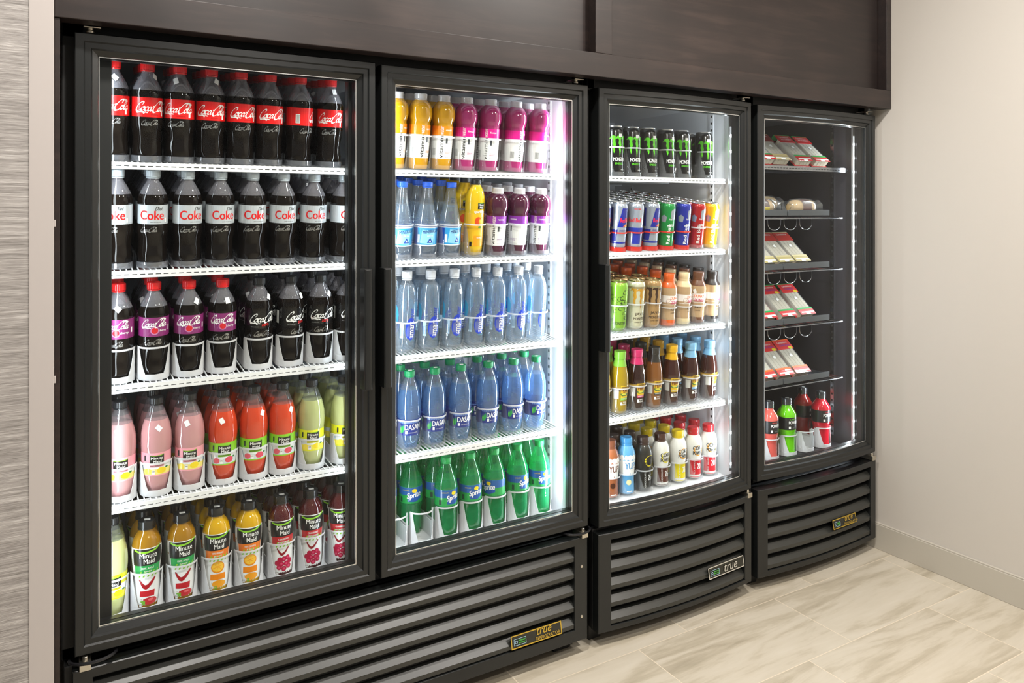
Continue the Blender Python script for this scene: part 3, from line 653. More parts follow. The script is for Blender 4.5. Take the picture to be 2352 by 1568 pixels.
# vitamin drinks
VITP = [(.026, 0), (.0275, .003), (.028, .012), (.0285, .030), (.0295, .060), (.0305, .095), (.0308, .122), (.0298, .126), (.0298, .131), (.0312, .135), (.0335, .142), (.0345, .152), (.0335, .165), (.0300, .177), (.0240, .186), (.0190, .190), (.0175, .192)]
def vit(kind, desc, liq, top, sub_, h):
    k = h/.209; P = [(r, z*k) for r, z in VITP]; body = MB(); body.lathe(P, liq, 36)
    A = Art(P, .0305); A.band(.030*k, .096*k, col('efefee'), nz=4); A.band(.096*k, .122*k, col(top), nz=2); A.layer = 1
    A.text('vitamin', -.006, .032*k, .0105, BLK, width=.063*k, rot=90); A.text('water', -.006, .098*k, .0105, col('f4dce0'), width=.024*k, rot=90)
    A.text(sub_, .000, .109*k, .0055, WHITE, width=.020, bold=.01); A.rect(.001, .074*k, .007, .090*k, col('4a4f55'))
    for i in range(5): A.rect(.009, (.074+i*.0035)*k, .026, (.0747+i*.0035)*k, GREY)
    A.text('20 FL OZ (1.25 PT) 591 mL', .001, .034*k, .0025, GREY, width=.025); A.text('nutrient enhanced', .001, .049*k, .0028, col(top), width=.022); A.text('water beverage', .001, .0445*k, .0028, col(top), width=.018)
    for i in range(8): A.rect(-.042+i*.0016, .040*k, -.0414+i*.0016, .060*k, BLK)
    cap = MB(); cm = clear('milky_cap', (1, 1, 1), (.86, .84, .87), .8, .15, .4, .05, .2)
    cap.lathe([(.0185, .190*k), (.0185, .194*k), (.0178, .1945*k), (.0180, .207*k), (.0165, .209*k)], cm, 36)
    make(kind, 'vitamin_drink_bottle', desc, 'bottle', [('bottle_body', body.mesh('bottle_body'), None), ('cap', cap.mesh('cap'), None), ('label', A.mb.mesh('label', 0), None)], h)
vit('vit_orange', 'orange-yellow vitamin drink bottle', liquid('cc9414'), 'f78d12', 'essential', .211)
vit('vit_pink', 'magenta vitamin drink bottle', liquid('a62d6b'), 'e0118c', 'focus', .211)
vit('vit_purple', 'dark purple vitamin drink bottle', liquid('45142e'), '8b34a8', 'revive', .200)

# mineral water, sparkling juice, slim water, purified water, lemon-lime soda
WATER = clear('water_bottle_pet', (.80, .88, .95), (.62, .76, .92), .17, .02, .8, .09, .3)
WATERB = clear('blue_tinted_pet', (.66, .80, .95), (.20, .38, .70), .30, .02, .8, .09, .3)
GREENB = clear('green_pet', (.34, .86, .52), (.03, .56, .20), .42, .03, .7, .07, .45)
def dense(P, st=.005):
    P2 = []
    for i in range(len(P)-1):
        n = max(1, int((P[i+1][1]-P[i][1])/st))
        for q in range(n): t_ = q/n; P2.append((P[i][0]+(P[i+1][0]-P[i][0])*t_, P[i][1]+(P[i+1][1]-P[i][1])*t_))
    return P2+[P[-1]]
GREENN = clear('green_pet_neck', (.5, .95, .65), (.05, .62, .25), .22, .03, .7, .07, .45)
def neck_mesh(P, z, m=None):
    b = MB(); b.lathe(sub(dense(P), z, P[-1][1]), m or PETALL, 32, None, False); return b.mesh('neck', 60)
def lid_sticker(z):
    st = MB(); st.add([(-.005, -.006, z), (.006, -.007, z), (.007, .004, z), (-.004, .005, z)], [(0, 1, 2, 3)], WHITE); return st.mesh('price_sticker', 0)
MINP = [(.024, 0), (.029, .004), (.0325, .022), (.0332, .035), (.0332, .088), (.032, .098), (.027, .120), (.0205, .148), (.0160, .172), (.0138, .190), (.0132, .199)]
b = MB(); b.lathe(sub(dense(MINP), 0, .150), WATER, 50, petal(.03, .2))
A = Art(MINP, .0332); A.band(.034, .088, col('1550b8')); A.layer = 1; A.band(.037, .085, col('2f9ad6'), -.28, .36); A.band(.084, .088, WHITE); A.band(.034, .037, WHITE); A.layer = 2
A.poly([(-.02, .042), (.018, .038), (.024, .078), (-.014, .080)], col('8fd0ee')); A.layer = 3
A.text('MINERAGUA', -.012, .068, .0095, col('12307e'), width=.052, bold=.02, shear=.1, rot=6); A.text('Club Soda', .000, .0615, .0048, WHITE, width=.017, shear=.3)
A.poly([(.0, .043), (.009, .058), (.018, .043)], col('1a49a8')); A.layer = 4; A.poly([(.006, .046), (.009, .052), (.012, .046)], WHITE); A.rect(-.028, .042, -.021, .066, WHITE)
make('mineral', 'mineral_water_bottle', 'clear mineral water bottle with blue cap', 'bottle', [('neck', neck_mesh(MINP, .150), None), ('bottle_body', b.mesh('bottle_body', 50), None), ('cap', cap_part(.0150, .197, .213, col('2a5fd0', .3)), None), ('label', A.mb.mesh('label', 0), None)], .213)
SPKP = [(.021, 0), (.0255, .004), (.028, .018), (.0285, .04), (.0285, .160), (.0275, .174), (.024, .188), (.0185, .199), (.0150, .205), (.0140, .209)]
b = MB(); b.lathe(dense(SPKP), liquid('e0b514'), 50, petal(.022, .2)); A = Art(SPKP, .0285)
A.band(.03, .125, col('e9b41c'), nz=2); A.layer = 1; mm_box(A, -.004, .138, .024, .018); A.layer = 2
A.text('sparkling', -.014, .124, .0105, WHITE, width=.036, bold=.01); A.disc(.0, .102, .011, col('d84a18'), .013); A.disc(.013, .102, .012, col('f2a818'), .013); A.disc(.006, .085, .006, col('3f8f30'), .003); A.layer = 3; A.disc(.014, .103, .0095, col('fbcf4a'), .0105)
A.rect(-.012, .03, .020, .060, col('f39c12')); A.layer = 4; A.text('TROPICAL', -.004, .052, .004, WHITE, width=.02); A.rect(-.024, .028, -.017, .042, BLK)
make('sparkling', 'sparkling_juice_bottle', 'slim yellow juice bottle with black cap', 'bottle', [('bottle_body', b.mesh('bottle_body', 50), None), ('cap', cap_part(.0148, .206, .223, col('23282b', .3)), None), ('label', A.mb.mesh('label', 0), None)], .223)
SMP = [(.024, 0), (.0275, .004), (.0290, .015), (.0290, .045), (.0296, .05), (.0296, .130), (.0290, .150), (.0270, .168), (.0225, .184), (.0165, .195), (.0135, .199), (.0130, .203)]
b = MB(); b.lathe(sub(dense(SMP), 0, .188), WATER, 50, petal(.012, .15, 6)); A = Art(SMP, .0293)
bl = col('1e3fc0'); tq = clear('turquoise_print', (.6, .85, .95), (.08, .50, .74), .62, .2, .2, .03)
A.poly([(.0165*math.cos(t)+(.000), .064+.028*math.sin(t)*(1 if math.sin(t) < 0 else 1.25)) for t in [2*PI*i/24 for i in range(24)]], bl)
A.text('smart', .0095, .041, .0145, WHITE, width=.048, rot=90, bold=.03); A.text('water', .0095, .090, .0125, bl, width=.034, rot=90); A.layer = 0
A.poly([(.036+.016*math.cos(t), .118+.02*math.sin(t)) for t in [2*PI*i/20 for i in range(20)]], tq); A.poly([(-.052+.014*math.cos(t), .105+.028*math.sin(t)) for t in [2*PI*i/20 for i in range(20)]], tq)
A.rect(-.032, .042, -.022, .082, col('b9d6ee')); A.text('20 FL OZ', -.004, .032, .003, tq, width=.018)
make('slim_water', 'water_bottle', 'slim clear water bottle with white cap', 'bottle', [('neck', neck_mesh(SMP, .188), None), ('bottle_body', b.mesh('bottle_body', 50), None), ('cap', cap_part(.0145, .2015, .226, clear('white_cap', (1, 1, 1), (.82, .84, .9), .9, .2, .3, .04, .2)), None), ('label', A.mb.mesh('label', 0), None)], .226)
DASP = [(.021, 0), (.026, .004), (.0295, .020), (.0315, .035), (.0322, .045), (.0322, .088), (.033, .092), (.0340, .104), (.0338, .125), (.0320, .145), (.027, .166), (.0205, .184), (.0155, .196), (.0135, .202), (.013, .206)]
b = MB(); b.lathe(sub(dense(DASP), 0, .170), WATERB, 50, lambda z, a, j: (1-.2*max(0, 1-z/.03)*abs(math.cos(5*a/2))**.7)*(1-(.01*(1+math.sin(z*500))/2 if .094 < z < .14 else 0)))
A = Art(DASP, .0322); dk = col('1b2f7c'); A.band(.044, .089, dk); A.layer = 1; A.band(.0785, .0815, col('6f8fd0'), -.3, .3); A.text('PURIFIED WATER', -.010, .0835, .0028, WHITE, width=.022, bold=.01)
A.text('DASANI', -.015, .0600, .0150, WHITE, width=.052); A.poly([(-.027, .050), (-.020, .052), (-.016, .062), (-.018, .075), (-.024, .066)], col('1f9a4a')); A.poly([(-.027, .050), (-.029, .06), (-.026, .072), (-.024, .06)], col('5cc04a'))
A.rect(-.013, .049, -.0075, .0575, WHITE); A.text('20 FL OZ (1.25 PT)', -.004, .050, .003, WHITE, width=.026)
make('dasani', 'water_bottle', 'blue-labelled water bottle with green cap', 'bottle', [('neck', neck_mesh(DASP, .170), None), ('price_sticker', lid_sticker(.2207), 'white square sticker'), ('bottle_body', b.mesh('bottle_body', 50), None), ('cap', cap_part(.0150, .2035, .2205, col('12955a', .35)), None), ('label', A.mb.mesh('label', 0), None)], .2205)
SPRP = [(.022, 0), (.028, .004), (.0315, .020), (.0305, .045), (.0300, .07), (.0325, .086), (.0335, .092), (.0335, .142), (.0330, .148), (.0295, .164), (.0235, .182), (.0175, .198), (.0140, .207), (.0132, .211)]
b = MB(); b.lathe(sub(dense(SPRP), 0, .168), GREENB, 50, lambda z, a, j: (1-.2*max(0, 1-z/.028)*abs(math.cos(5*a/2))**.7)*(1-(.02*(1+math.sin(z*420+math.cos(a*6)))/2 if .03 < z < .085 else 0)))
A = Art(SPRP, .0335); A.band(.094, .141, col('1e9a48')); A.layer = 1; A.band(.118, .140, col('1c5a9e'), nz=2); A.layer = 2
A.poly([(-.012, .100), (.012, .098), (.030, .106), (.028, .126), (.010, .122), (-.014, .128), (-.010, .114)], col('0f4fa0')); A.layer = 3
A.text('Sprite', -.012, .1030, .0205, WHITE, width=.042, shear=.25, rot=8, bold=.025); A.disc(.009, .130, .0075, col('f2d413'), .0055); A.text('LEMON-LIME', -.026, .131, .003, col('f2d413'), width=.018); A.rect(-.036, .097, -.028, .112, col('0d3d2a'))
make('sprite', 'soda_bottle', 'green lemon-lime soda bottle', 'bottle', [('neck', neck_mesh(SPRP, .168, GREENN), None), ('bottle_body', b.mesh('bottle_body', 50), None), ('cap', cap_part(.0150, .209, .2265, col('18a552', .35)), None), ('label', A.mb.mesh('label', 0), None)], .2265)

# cans
ALU = mat('aluminium', (.72, .72, .73), .25, 1)
def can(kind, desc, r, h, base, art, lid=ALU, rough=.25, metal=.35, coat=.5):
    P = [(r*.74, 0), (r*.80, .002), (r*.96, .008), (r, .013), (r, h-.017), (r*.90, h-.006), (r*.82, h-.0035)]
    body = MB(); body.lathe(P, mat('can_'+kind, srgb(base), rough, metal, coat), 36)
    top = MB(); top.lathe([(r*.84, h-.004), (r*.855, h-.0008), (r*.84, h), (r*.81, h-.0008), (r*.79, h-.005), (r*.6, h-.0052), (.0008, h-.0054)], lid, 30, None, False)
    tab = MB(); tab.lathe([(.0062, h-.0047), (.0062, h-.0035), (.004, h-.0033)], lid, 16, None, True, 0, -.004); tab.box(-.004, -.002, h-.0046, .004, .012, h-.0036, lid)
    A = Art(P, r); art(A, h, r)
    make(kind, 'drink_can', desc, 'can', [('can_body', body.mesh('can_body'), None), ('lid', top.mesh('lid'), None), ('pull_tab', tab.mesh('pull_tab'), None), ('label', A.mb.mesh('label', 0), None)], h)
def claw(A, x, z, s, m):
    for dx, l in ((-.62, .82), (0, 1.0), (.62, .82)):
        P = [(dx-.42, .80), (dx-.22, .98), (dx+.02, 1.0), (dx+.22, .94), (dx+.17, .70), (dx+.24, .45), (dx+.13, .30), (dx+.15, .1), (dx+.04, 1.-l*1.0-.22), (dx-.02, .12), (dx-.08, .22), (dx-.02, .42), (dx-.11, .55), (dx-.05, .72), (dx-.16, .84)]
        A.poly([(x+a*s*.60, z+b*s) for a, b in P], m)
def a_mon(A, h, r):
    claw(A, .0, .075, .056, col('5fd01e', .3)); A.text('MONSTER', 0, .047, .0125, WHITE, width=.044, center=True, bold=.01); A.text('ENERGY', 0, .036, .0065, col('5fd01e', .3), width=.030, center=True); A.text('16 FL OZ', .006, .018, .003, WHITE, width=.015); A.band(h-.0185, h-.015, col('0a0a0a', .2)); A.layer = 1
    A.rect(-.002, .126, .010, .137, WHITE)
can('monster', 'black can with green claw marks', .0325, .164, '070708', a_mon, rough=.2, metal=0)
def a_rb(A, h, r):
    A.band(.014, h-.018, mat('can_silver', srgb('aeb6c4'), .25, .6, .4)); A.layer = 1; bl = col('101f86', .25, .6)
    A.poly([(-.020, .078), (.012, .078), (.022, h-.019), (-.006, h-.019)], bl); A.poly([(-.044, .032), (-.022, .032), (-.018, .07), (-.048, .07)], bl)
    A.band(.024, .030, bl); A.poly([(-.07, .078), (-.036, .078), (-.040, h-.019), (-.074, h-.019)], bl)
    A.layer = 2; A.text('Red Bull', -.012, .094, .014, REDL, width=.042, bold=.025); A.text('ENERGY', -.012, .064, .0055, bl, width=.022)
    A.disc(.012, .083, .006, col('f2b81c'), .005); A.pen([[(-1, -.2), (-.3, .3), (.4, .1), (1.1, .5)]], .010, .082, .010, REDL, .5, .2)
can('redbull', 'blue and silver energy drink can', .0275, .160, 'a9b1c0', a_rb, metal=.6)
def a_rb2(A, h, r):
    A.layer = 1; bl = col('1a2c9a', .25, .6); A.text('Red Bull', -.036, .094, .014, REDL, width=.044, bold=.025); A.band(.022, .060, bl, -.2, .12); A.band(.062, .076, bl); A.text('ENERGY DRINK', -.018, h-.024, .0045, REDL, width=.024)
can('redbull_back', 'mostly silver energy drink can', .0275, .160, 'b4bbc8', a_rb2, metal=.6)
def a_rbe(c1):
    def f(A, h, r):
        A.layer = 1; sl = mat('can_silver', srgb('aeb6c4'), .25, .6, .4)
        A.poly([(.004, h-.05), (.012, h-.062), (.022, h-.055), (.026, h-.024), (.016, h-.020), (.004, h-.028)], sl); A.poly([(-.028, h-.065), (-.014, h-.068), (-.010, h-.05), (-.020, h-.042), (-.030, h-.048)], sl); A.text('Red Bull', .006, .018, .0125, WHITE, width=.064, rot=90, bold=.015); A.text('THE', -.002, .100, .005, WHITE, width=.010)
        A.text('EDITION', -.002, .078, .008, WHITE, width=.022, bold=.01); A.layer = 2
    return f
can('rb_green', 'green energy drink can', .0275, .160, '128a3c', a_rbe(0), metal=.3)
can('rb_blue', 'deep blue energy drink can', .0275, .160, '1a2a9c', a_rbe(0), metal=.3)
can('rb_red', 'red energy drink can', .0275, .160, 'b0141c', a_rbe(0), metal=.3)
can('rb_yellow', 'yellow energy drink can', .0275, .160, 'e6b40a', a_rbe(0), metal=.2)
GOLDL = mat('gold_lid', srgb('b9ab7a'), .25, 1)
def a_java(m1, m2):
    def f(A, h, r):
        claw(A, .002, .082, .060, m1); A.layer = 1; A.text('JAVA', .004, .046, .0115, m2, width=.036, bold=.01, center=True); A.text('MONSTER', .004, .033, .0095, m2, width=.044, center=True); A.text('COFFEE + ENERGY', .004, .024, .0035, m2, width=.036, center=True); A.band(h-.026, h-.019, col('8d7f5a'))
    return f
can('java_white', 'cream can with gold claw marks', .0325, .164, 'cfcdb0', a_java(col('b9871f'), col('3a2512')), GOLDL)
can('java_brown', 'tan can with brown claw marks', .0325, .164, 'b08c5c', a_java(col('3a2414'), col('2a1a10')), GOLDL)
def a_swirl(A, h, r):
    rr = random.Random(3)
    for i in range(44):
        cx, cz = rr.uniform(-.075, .075), rr.uniform(.03, .142); s = rr.uniform(.006, .013)
        A.pen([[(math.cos(t)*(.2+t*.12), math.sin(t)*(.2+t*.12)) for t in [k*.7 for k in range(9)]]], cx, cz, s, col('1d2a12'), .22, .08)
    A.layer = 1; A.text('MONSTER', 0, .022, .010, col('1d2a12'), width=.044, center=True, bold=.02)
can('swirl', 'lime green can with black swirls', .0325, .164, '86b83a', a_swirl, GOLDL)

# coffee, tea, milk shake, protein and sports bottles
DUNP = [(.024, 0), (.028, .003), (.0300, .010), (.0295, .024), (.0305, .028), (.0290, .032), (.0290, .070), (.0305, .078), (.0300, .100), (.0305, .108), (.0305, .122), (.0275, .136), (.0210, .147), (.0185, .152), (.0180, .156)]
def dunk(kind, desc, c1):
    m = col(c1, .35, .4); b = MB(); b.lathe(sub(DUNP, 0, .022), m, 32); b.lathe(sub(DUNP, .0221, .132), liquid('b79873', .15), 32); b.lathe(sub(DUNP, .1321, .156), m, 32)
    A = Art(DUNP, .0305); A.band(.074, .106, col('efe8e4'), nz=3); A.layer = 1
    A.text('DUNKIN\'', -.008, .092, .0105, col('ee6b1a'), width=.042, bold=.03); A.text('DONUTS', -.006, .0775, .0105, col('d11a78'), width=.040, bold=.03); A.rect(-.019, .080, -.011, .098, col('f3e3da')); A.layer = 2
    A.pen([[(-.8, .6), (-.6, -.6), (.6, -.6), (.8, .6), (-.8, .6)]], -.016, .088, .0075, col('8a4a1a'), .16, .1); A.layer = 1; A.text('ICED', -.004, .054, .0095, col('3a2215'), width=.022, bold=.015); A.text('COFFEE', -.004, .044, .004, col('3a2215'), width=.02)
    cp = MB(); cp.lathe([(.0188, .152), (.0195, .154), (.0188, .157), (.0190, .161), (.0197, .1625), (.0197, .1775), (.0185, .1795)], m, 36)
    make(kind, 'coffee_bottle', desc, 'bottle', [('bottle_body', b.mesh('bottle_body'), None), ('cap', cp.mesh('cap'), None), ('label', A.mb.mesh('label', 0), None)], .18)
dunk('dun_orange', 'iced coffee bottle with orange cap', 'e2611c'); dunk('dun_cream', 'iced coffee bottle with cream cap', 'e2cfa4'); dunk('dun_brown', 'iced coffee bottle with brown cap', '6b4028'); dunk('dun_dark', 'iced coffee bottle with black cap', '241b19')
GPP = [(.023, 0), (.027, .003), (.0285, .010), (.0275, .030), (.0280, .055), (.0300, .075), (.0315, .090), (.0318, .105), (.0290, .128), (.0245, .148), (.0200, .165), (.0175, .176), (.0165, .182)]
def peak(kind, desc, liq, c1, l2, band):
    m = col(c1, .35, .3); b = MB(); b.lathe(dense(GPP), liquid(liq), 44, petal(.014, .12))
    A = Art(GPP, .0305); A.band(.076, .091, col('5b4a35'), nz=2); A.band(.084, .092, col('c9a23a'), nz=2); A.layer = 1; A.poly([(-.008, .052), (.024, .052), (.022, .095), (-.010, .095)], col('e3b81e')); A.layer = 2
    A.text('GOLD', -.006, .0865, .0055, col('4a3413'), width=.024); A.text('PEAK', -.0065, .072, .0115, col('7a1f16'), width=.027, bold=.015); A.rect(-.009, .058, .022, .069, col('3e6d2c')); A.layer = 3; A.disc(.004, .066, .010, col('d8d04a'), .003)
    A.layer = 2; A.rect(-.009, .046, .0225, .0555, col(band)); A.layer = 3; A.text(l2, .007, .049, .0038, WHITE, width=.026, center=True, bold=.01); A.rect(-.008, .030, -.002, .040, WHITE); A.text('REAL', .008, .037, .0045, WHITE, width=.013, center=True); A.text('BREWED', .008, .030, .0045, WHITE, width=.02, center=True)
    A.layer = 1; A.rect(-.034, .050, -.016, .080, col('dcdcd8'))
    cp = MB(); cp.lathe(sub([(r+.0007, z) for r, z in GPP], .156, .182), m, 30, None, False); cp.lathe([(.0195, .181), (.0200, .185), (.0192, .188), (.0198, .191), (.0198, .203), (.0185, .205)], m, 40)
    make(kind, 'tea_bottle', desc, 'bottle', [('bottle_body', b.mesh('bottle_body'), None), ('cap', cp.mesh('cap'), None), ('label', A.mb.mesh('label', 0), None)], .205)
peak('gp_green', 'golden green tea bottle with lime cap', '9c8010', '7fb63a', 'GREEN TEA', '7fb63a'); peak('gp_pink', 'dark raspberry tea bottle with pink cap', '2a120c', 'c22660', 'RASPBERRY TEA', 'c22660')
peak('gp_black', 'amber lemonade tea bottle with black cap', '7a4a1c', '2a2620', 'LEMONADE TEA', '2a2620'); peak('gp_yellow', 'dark lemon tea bottle with yellow cap', '3a160c', 'dba70c', 'LEMON TEA', 'c9a51a'); peak('gp_blue', 'sweet tea bottle with light blue cap', '38160e', '7fb3d8', 'SWEET TEA', '6fa8d8')
SHP = [(.022, 0), (.0255, .003), (.0265, .010), (.0255, .045), (.0262, .070), (.0290, .095), (.0305, .115), (.0300, .130), (.0260, .146), (.0215, .155), (.0190, .160)]
def shake(kind, desc, base, lower, capc, art, h=.175):
    k = h/.185; P = [(r, z*k) for r, z in SHP]; b = MB(); b.lathe(P, col(base, .35, .5), 36); A = Art(P, .028); art(A, k, lower)
    cp = MB(); m = col(capc, .35, .4); cp.lathe([(.0200, .158*k), (.0208, .162*k), (.0200, .165*k), (.0208, .167*k), (.0208, .181*k), (.0190, .185*k)], m, 36)
    A.layer = 5
    make(kind, 'shake_bottle', desc, 'bottle', [('bottle_body', b.mesh('bottle_body'), None), ('cap', cp.mesh('cap'), None), ('label', A.mb.mesh('label', 0), None)], h)
def a_core(tc, oc, num):
    def f(A, k, lower):
        A.band(.004*k, .070*k, col(lower), -.30, .30, nz=5); A.disc(.008, .104*k, .020, col(oc), .019); A.layer = 1
        A.text('CORE', -.014, .106*k, .0135, col(tc), width=.034, bold=.035); A.text('POWER', -.014, .088*k, .0135, col(tc), width=.036, bold=.035); A.text(num, .002, .034*k, .020, WHITE, width=.018, bold=.03); A.text('CHOCOLATE' if num == '26' else 'MILK SHAKE', -.006, .012*k, .0055, WHITE, width=.05, rot=90, bold=.02)
    return f
def a_yup(tc):
    def f(A, k, lower):
        A.band(.072*k, .122*k, WHITE, nz=4)
        for i in range(14): A.disc(-.045+i*.0065, (.072 if i % 2 else .122)*k, .005+.002*(i % 3), WHITE, .009)
        A.layer = 1; A.text('YUP!', -.010, .084*k, .022, col(tc), width=.038, bold=.02); A.disc(.004, .040*k, .010, col(lower), .009); A.rect(-.004, .008*k, .016, .012*k, WHITE)
    return f
shake('yup_brown', 'brown milk bottle with white splash', 'a35c34', '4a2412', '7a432a', a_yup('6b3a20'), .185); shake('yup_blue', 'light blue milk bottle with white splash', '62a8d8', 'f0e6b0', '3f93cf', a_yup('3f8fc8'), .185)
shake('core_black', 'black protein shake bottle with brown cap', '26241e', '1a1812', '3a2620', a_core('15130f', 'e8d81c', '26')); shake('core_choc', 'white shake bottle with brown label', 'e8e6e0', '5a2c1c', '4a2c22', a_core('15130f', 'e8d81c', '26'))
shake('core_banana', 'white protein shake bottle with yellow cap', 'ecebe6', 'e8d40f', 'e3c414', a_core('15130f', 'f0a81c', '20')); shake('core_red', 'white protein shake bottle with red cap', 'ecebe6', 'd0202c', 'bf1c26', a_core('15130f', 'f0b050', '20'))
PWP = [(.028, 0), (.0315, .004), (.0315, .014), (.0300, .018), (.0312, .024), (.0300, .030), (.0300, .075), (.0325, .084), (.0355, .096), (.0362, .105), (.0362, .145), (.0368, .150), (.0355, .158), (.0270, .172), (.0185, .184), (.0170, .188), (.0165, .192)]
def power(kind, desc, liq, z2):
    b = MB(); b.lathe(PWP, liquid(liq), 36); A = Art(PWP, .036); A.band(.098, .146, col('17161a'), -.62, .62, nz=10); A.layer = 1; A.text('POWERADE', -.012, .121, .0115, WHITE, width=.058, bold=.035); A.text(z2, -.006, .136, .005, col(liq), width=.02); A.rect(-.012, .103, -.004, .112, WHITE); A.text('20 FL OZ', .003, .104, .004, GREY, width=.014)
    cp = MB(); cp.lathe([(.0190, .190), (.0195, .193), (.0188, .197), (.0192, .199), (.0192, .213), (.0175, .216)], mat('dark_cap', srgb('2b2c31'), .25, 0, .5), 36)
    st = MB(); st.add([(-.007, -.009, .2163), (.006, -.010, .2163), (.007, .002, .2163), (-.006, .003, .2163)], [(0, 1, 2, 3)], WHITE)
    make(kind, 'sports_drink_bottle', desc, 'bottle', [('bottle_body', b.mesh('bottle_body'), None), ('cap', cp.mesh('cap'), None), ('price_sticker', st.mesh('price_sticker', 0), 'white square sticker'), ('label', A.mb.mesh('label', 0), None)], .216)
power('pw_dred', 'dark red sports drink bottle', '8e1c18', 'PUNCH'); power('pw_salmon', 'salmon-pink sports drink bottle', 'e0645a', 'MELON'); power('pw_green', 'bright green sports drink bottle', '6fd012', 'LIME'); power('pw_red', 'cherry-red sports drink bottle', 'c9142c', 'CHERRY'); power('pw_orange', 'orange sports drink bottle', 'e07a14', 'ORANGE')

# ------------------------------------------------------------------ placing
ORD = ['first', 'second', 'third', 'fourth', 'fifth', 'sixth', 'seventh', 'eighth', 'ninth']
PLACE = []
def place(kind, x, y, z, rz, label, group, sticker=None):
    K = KINDS[kind]; t = empty(K['name'], (x, y, z), label, K['cat'], group, rz)
    for n, me, l in K['parts']:
        o = bpy.data.objects.new(n, me); C.objects.link(o); o.parent = t
        if l: o['label'] = l
    if sticker is not None:
        o = bpy.data.objects.new('price_sticker', STK[kind][sticker % len(STK[kind])]); C.objects.link(o); o.parent = t; o['label'] = 'small white sticker'
    return t
STK = {}
for kind, prof, z in (('coke', COKEP, .195), ('coke2', COKEP, .195), ('cherry', COKEP, .178), ('zero', COKEP, .178), ('pink', LEMP, .165), ('melon', LEMP, .160), ('lemon', LEMP, .16), ('slim_water', SMP, .165), ('gp_pink', GPP, .13), ('dun_brown', DUNP, .118)):
    f = interp(prof); STK[kind] = [sticker_mesh(f, z+dz, a, tl) for dz, a, tl in ((0, .35, .1), (-.006, .1, .8), (.002, .6, -.6), (-.004, -.25, .5))]
def organizer(m, low=False, ring=.085, r=.0357, back=.50, hoop=None):
    """one lane: floor plate, side fins, a cut-away front cup and its ring"""
    b = MB(); th = .0004 if r == .0351 else .0008; n = 10
    zs = [0.002, .012, .0145, .0147]+([] if low else [ring*.35, ring*.6, ring*.85, ring-.002])
    def wcut(z):
        if z <= .0145: return 0
        t_ = (z-.0145)/(ring-.0145); return R(34+30*t_**.8)
    for s_ in (-1, 1):
        L = []
        for z in zs:
            a0 = wcut(z); L.append([(s_*r_*math.sin(a0+(R(92)-a0)*j/n), -r_*math.cos(a0+(R(92)-a0)*j/n), z) for j, r_ in [(j, r) for j in range(n+1)]+[(j, r-th) for j in range(n, -1, -1)]])
        b.loops(L, m, True, True)
    if hoop: low = True; ring = hoop
    if hoop or not low:
        A_ = [R(-80+160*i/22) for i in range(23)]; rg = RINGM if m in (FROST, CLEARP) else m
        b.loops([[((r+o_)*math.sin(a), -(r+o_)*math.cos(a), z) for o_, z in ((-.0004, ring-.0022), (.0004, ring-.0022), (.0006, ring), (.0004, ring+.0022), (-.0004, ring+.0022))] for a in A_], rg, True, True)
    b.box(-r, 0, .0, r, back, .002, m); b.loops([[(r*math.cos(a), r*math.sin(a), z) for a in [PI+PI*i/12 for i in range(13)]] for z in (0, .002)], m, True, True)
    hh = .03 if low else ring*.55
    for s_ in (-1, 1): b.box(s_*r-(th if s_ > 0 else 0), 0, .0, s_*r+(th if s_ < 0 else 0), back, hh, m)
    return b.mesh('bottle_organizer', 40)
ORG = {'white': organizer(WHITEP, ring=.078), 'whiteh': organizer(WHITEP, ring=.092), 'clearlow': organizer(CLEARP, True, r=.0351), 'frost': organizer(FROST, ring=.088), 'frosth': organizer(FROST, ring=.095), 'red': organizer(REDP, True, r=.031, hoop=.062), 'frostd': organizer(FROST, r=.0332, ring=.066), 'frostr': organizer(FROST, True, r=.031, hoop=.075), 'frosts': organizer(FROST, ring=.070, r=.034), 'clear': organizer(CLEARP, ring=.095)}
def colword(i, n): return ORD[i]
SIDE = {'A1': 'left glass door', 'A2': 'second glass door', 'B': 'third glass door', 'C': 'rightmost glass door'}
LEVEL = ['top shelf', 'second shelf', 'third shelf', 'fourth shelf', 'cooler floor']
def tilt(o, s, a=0): o.rotation_mode = 'QUATERNION'; o.rotation_quaternion = Quaternion((1, 0, 0), math.atan(s)) @ Quaternion((0, 0, 1), a)
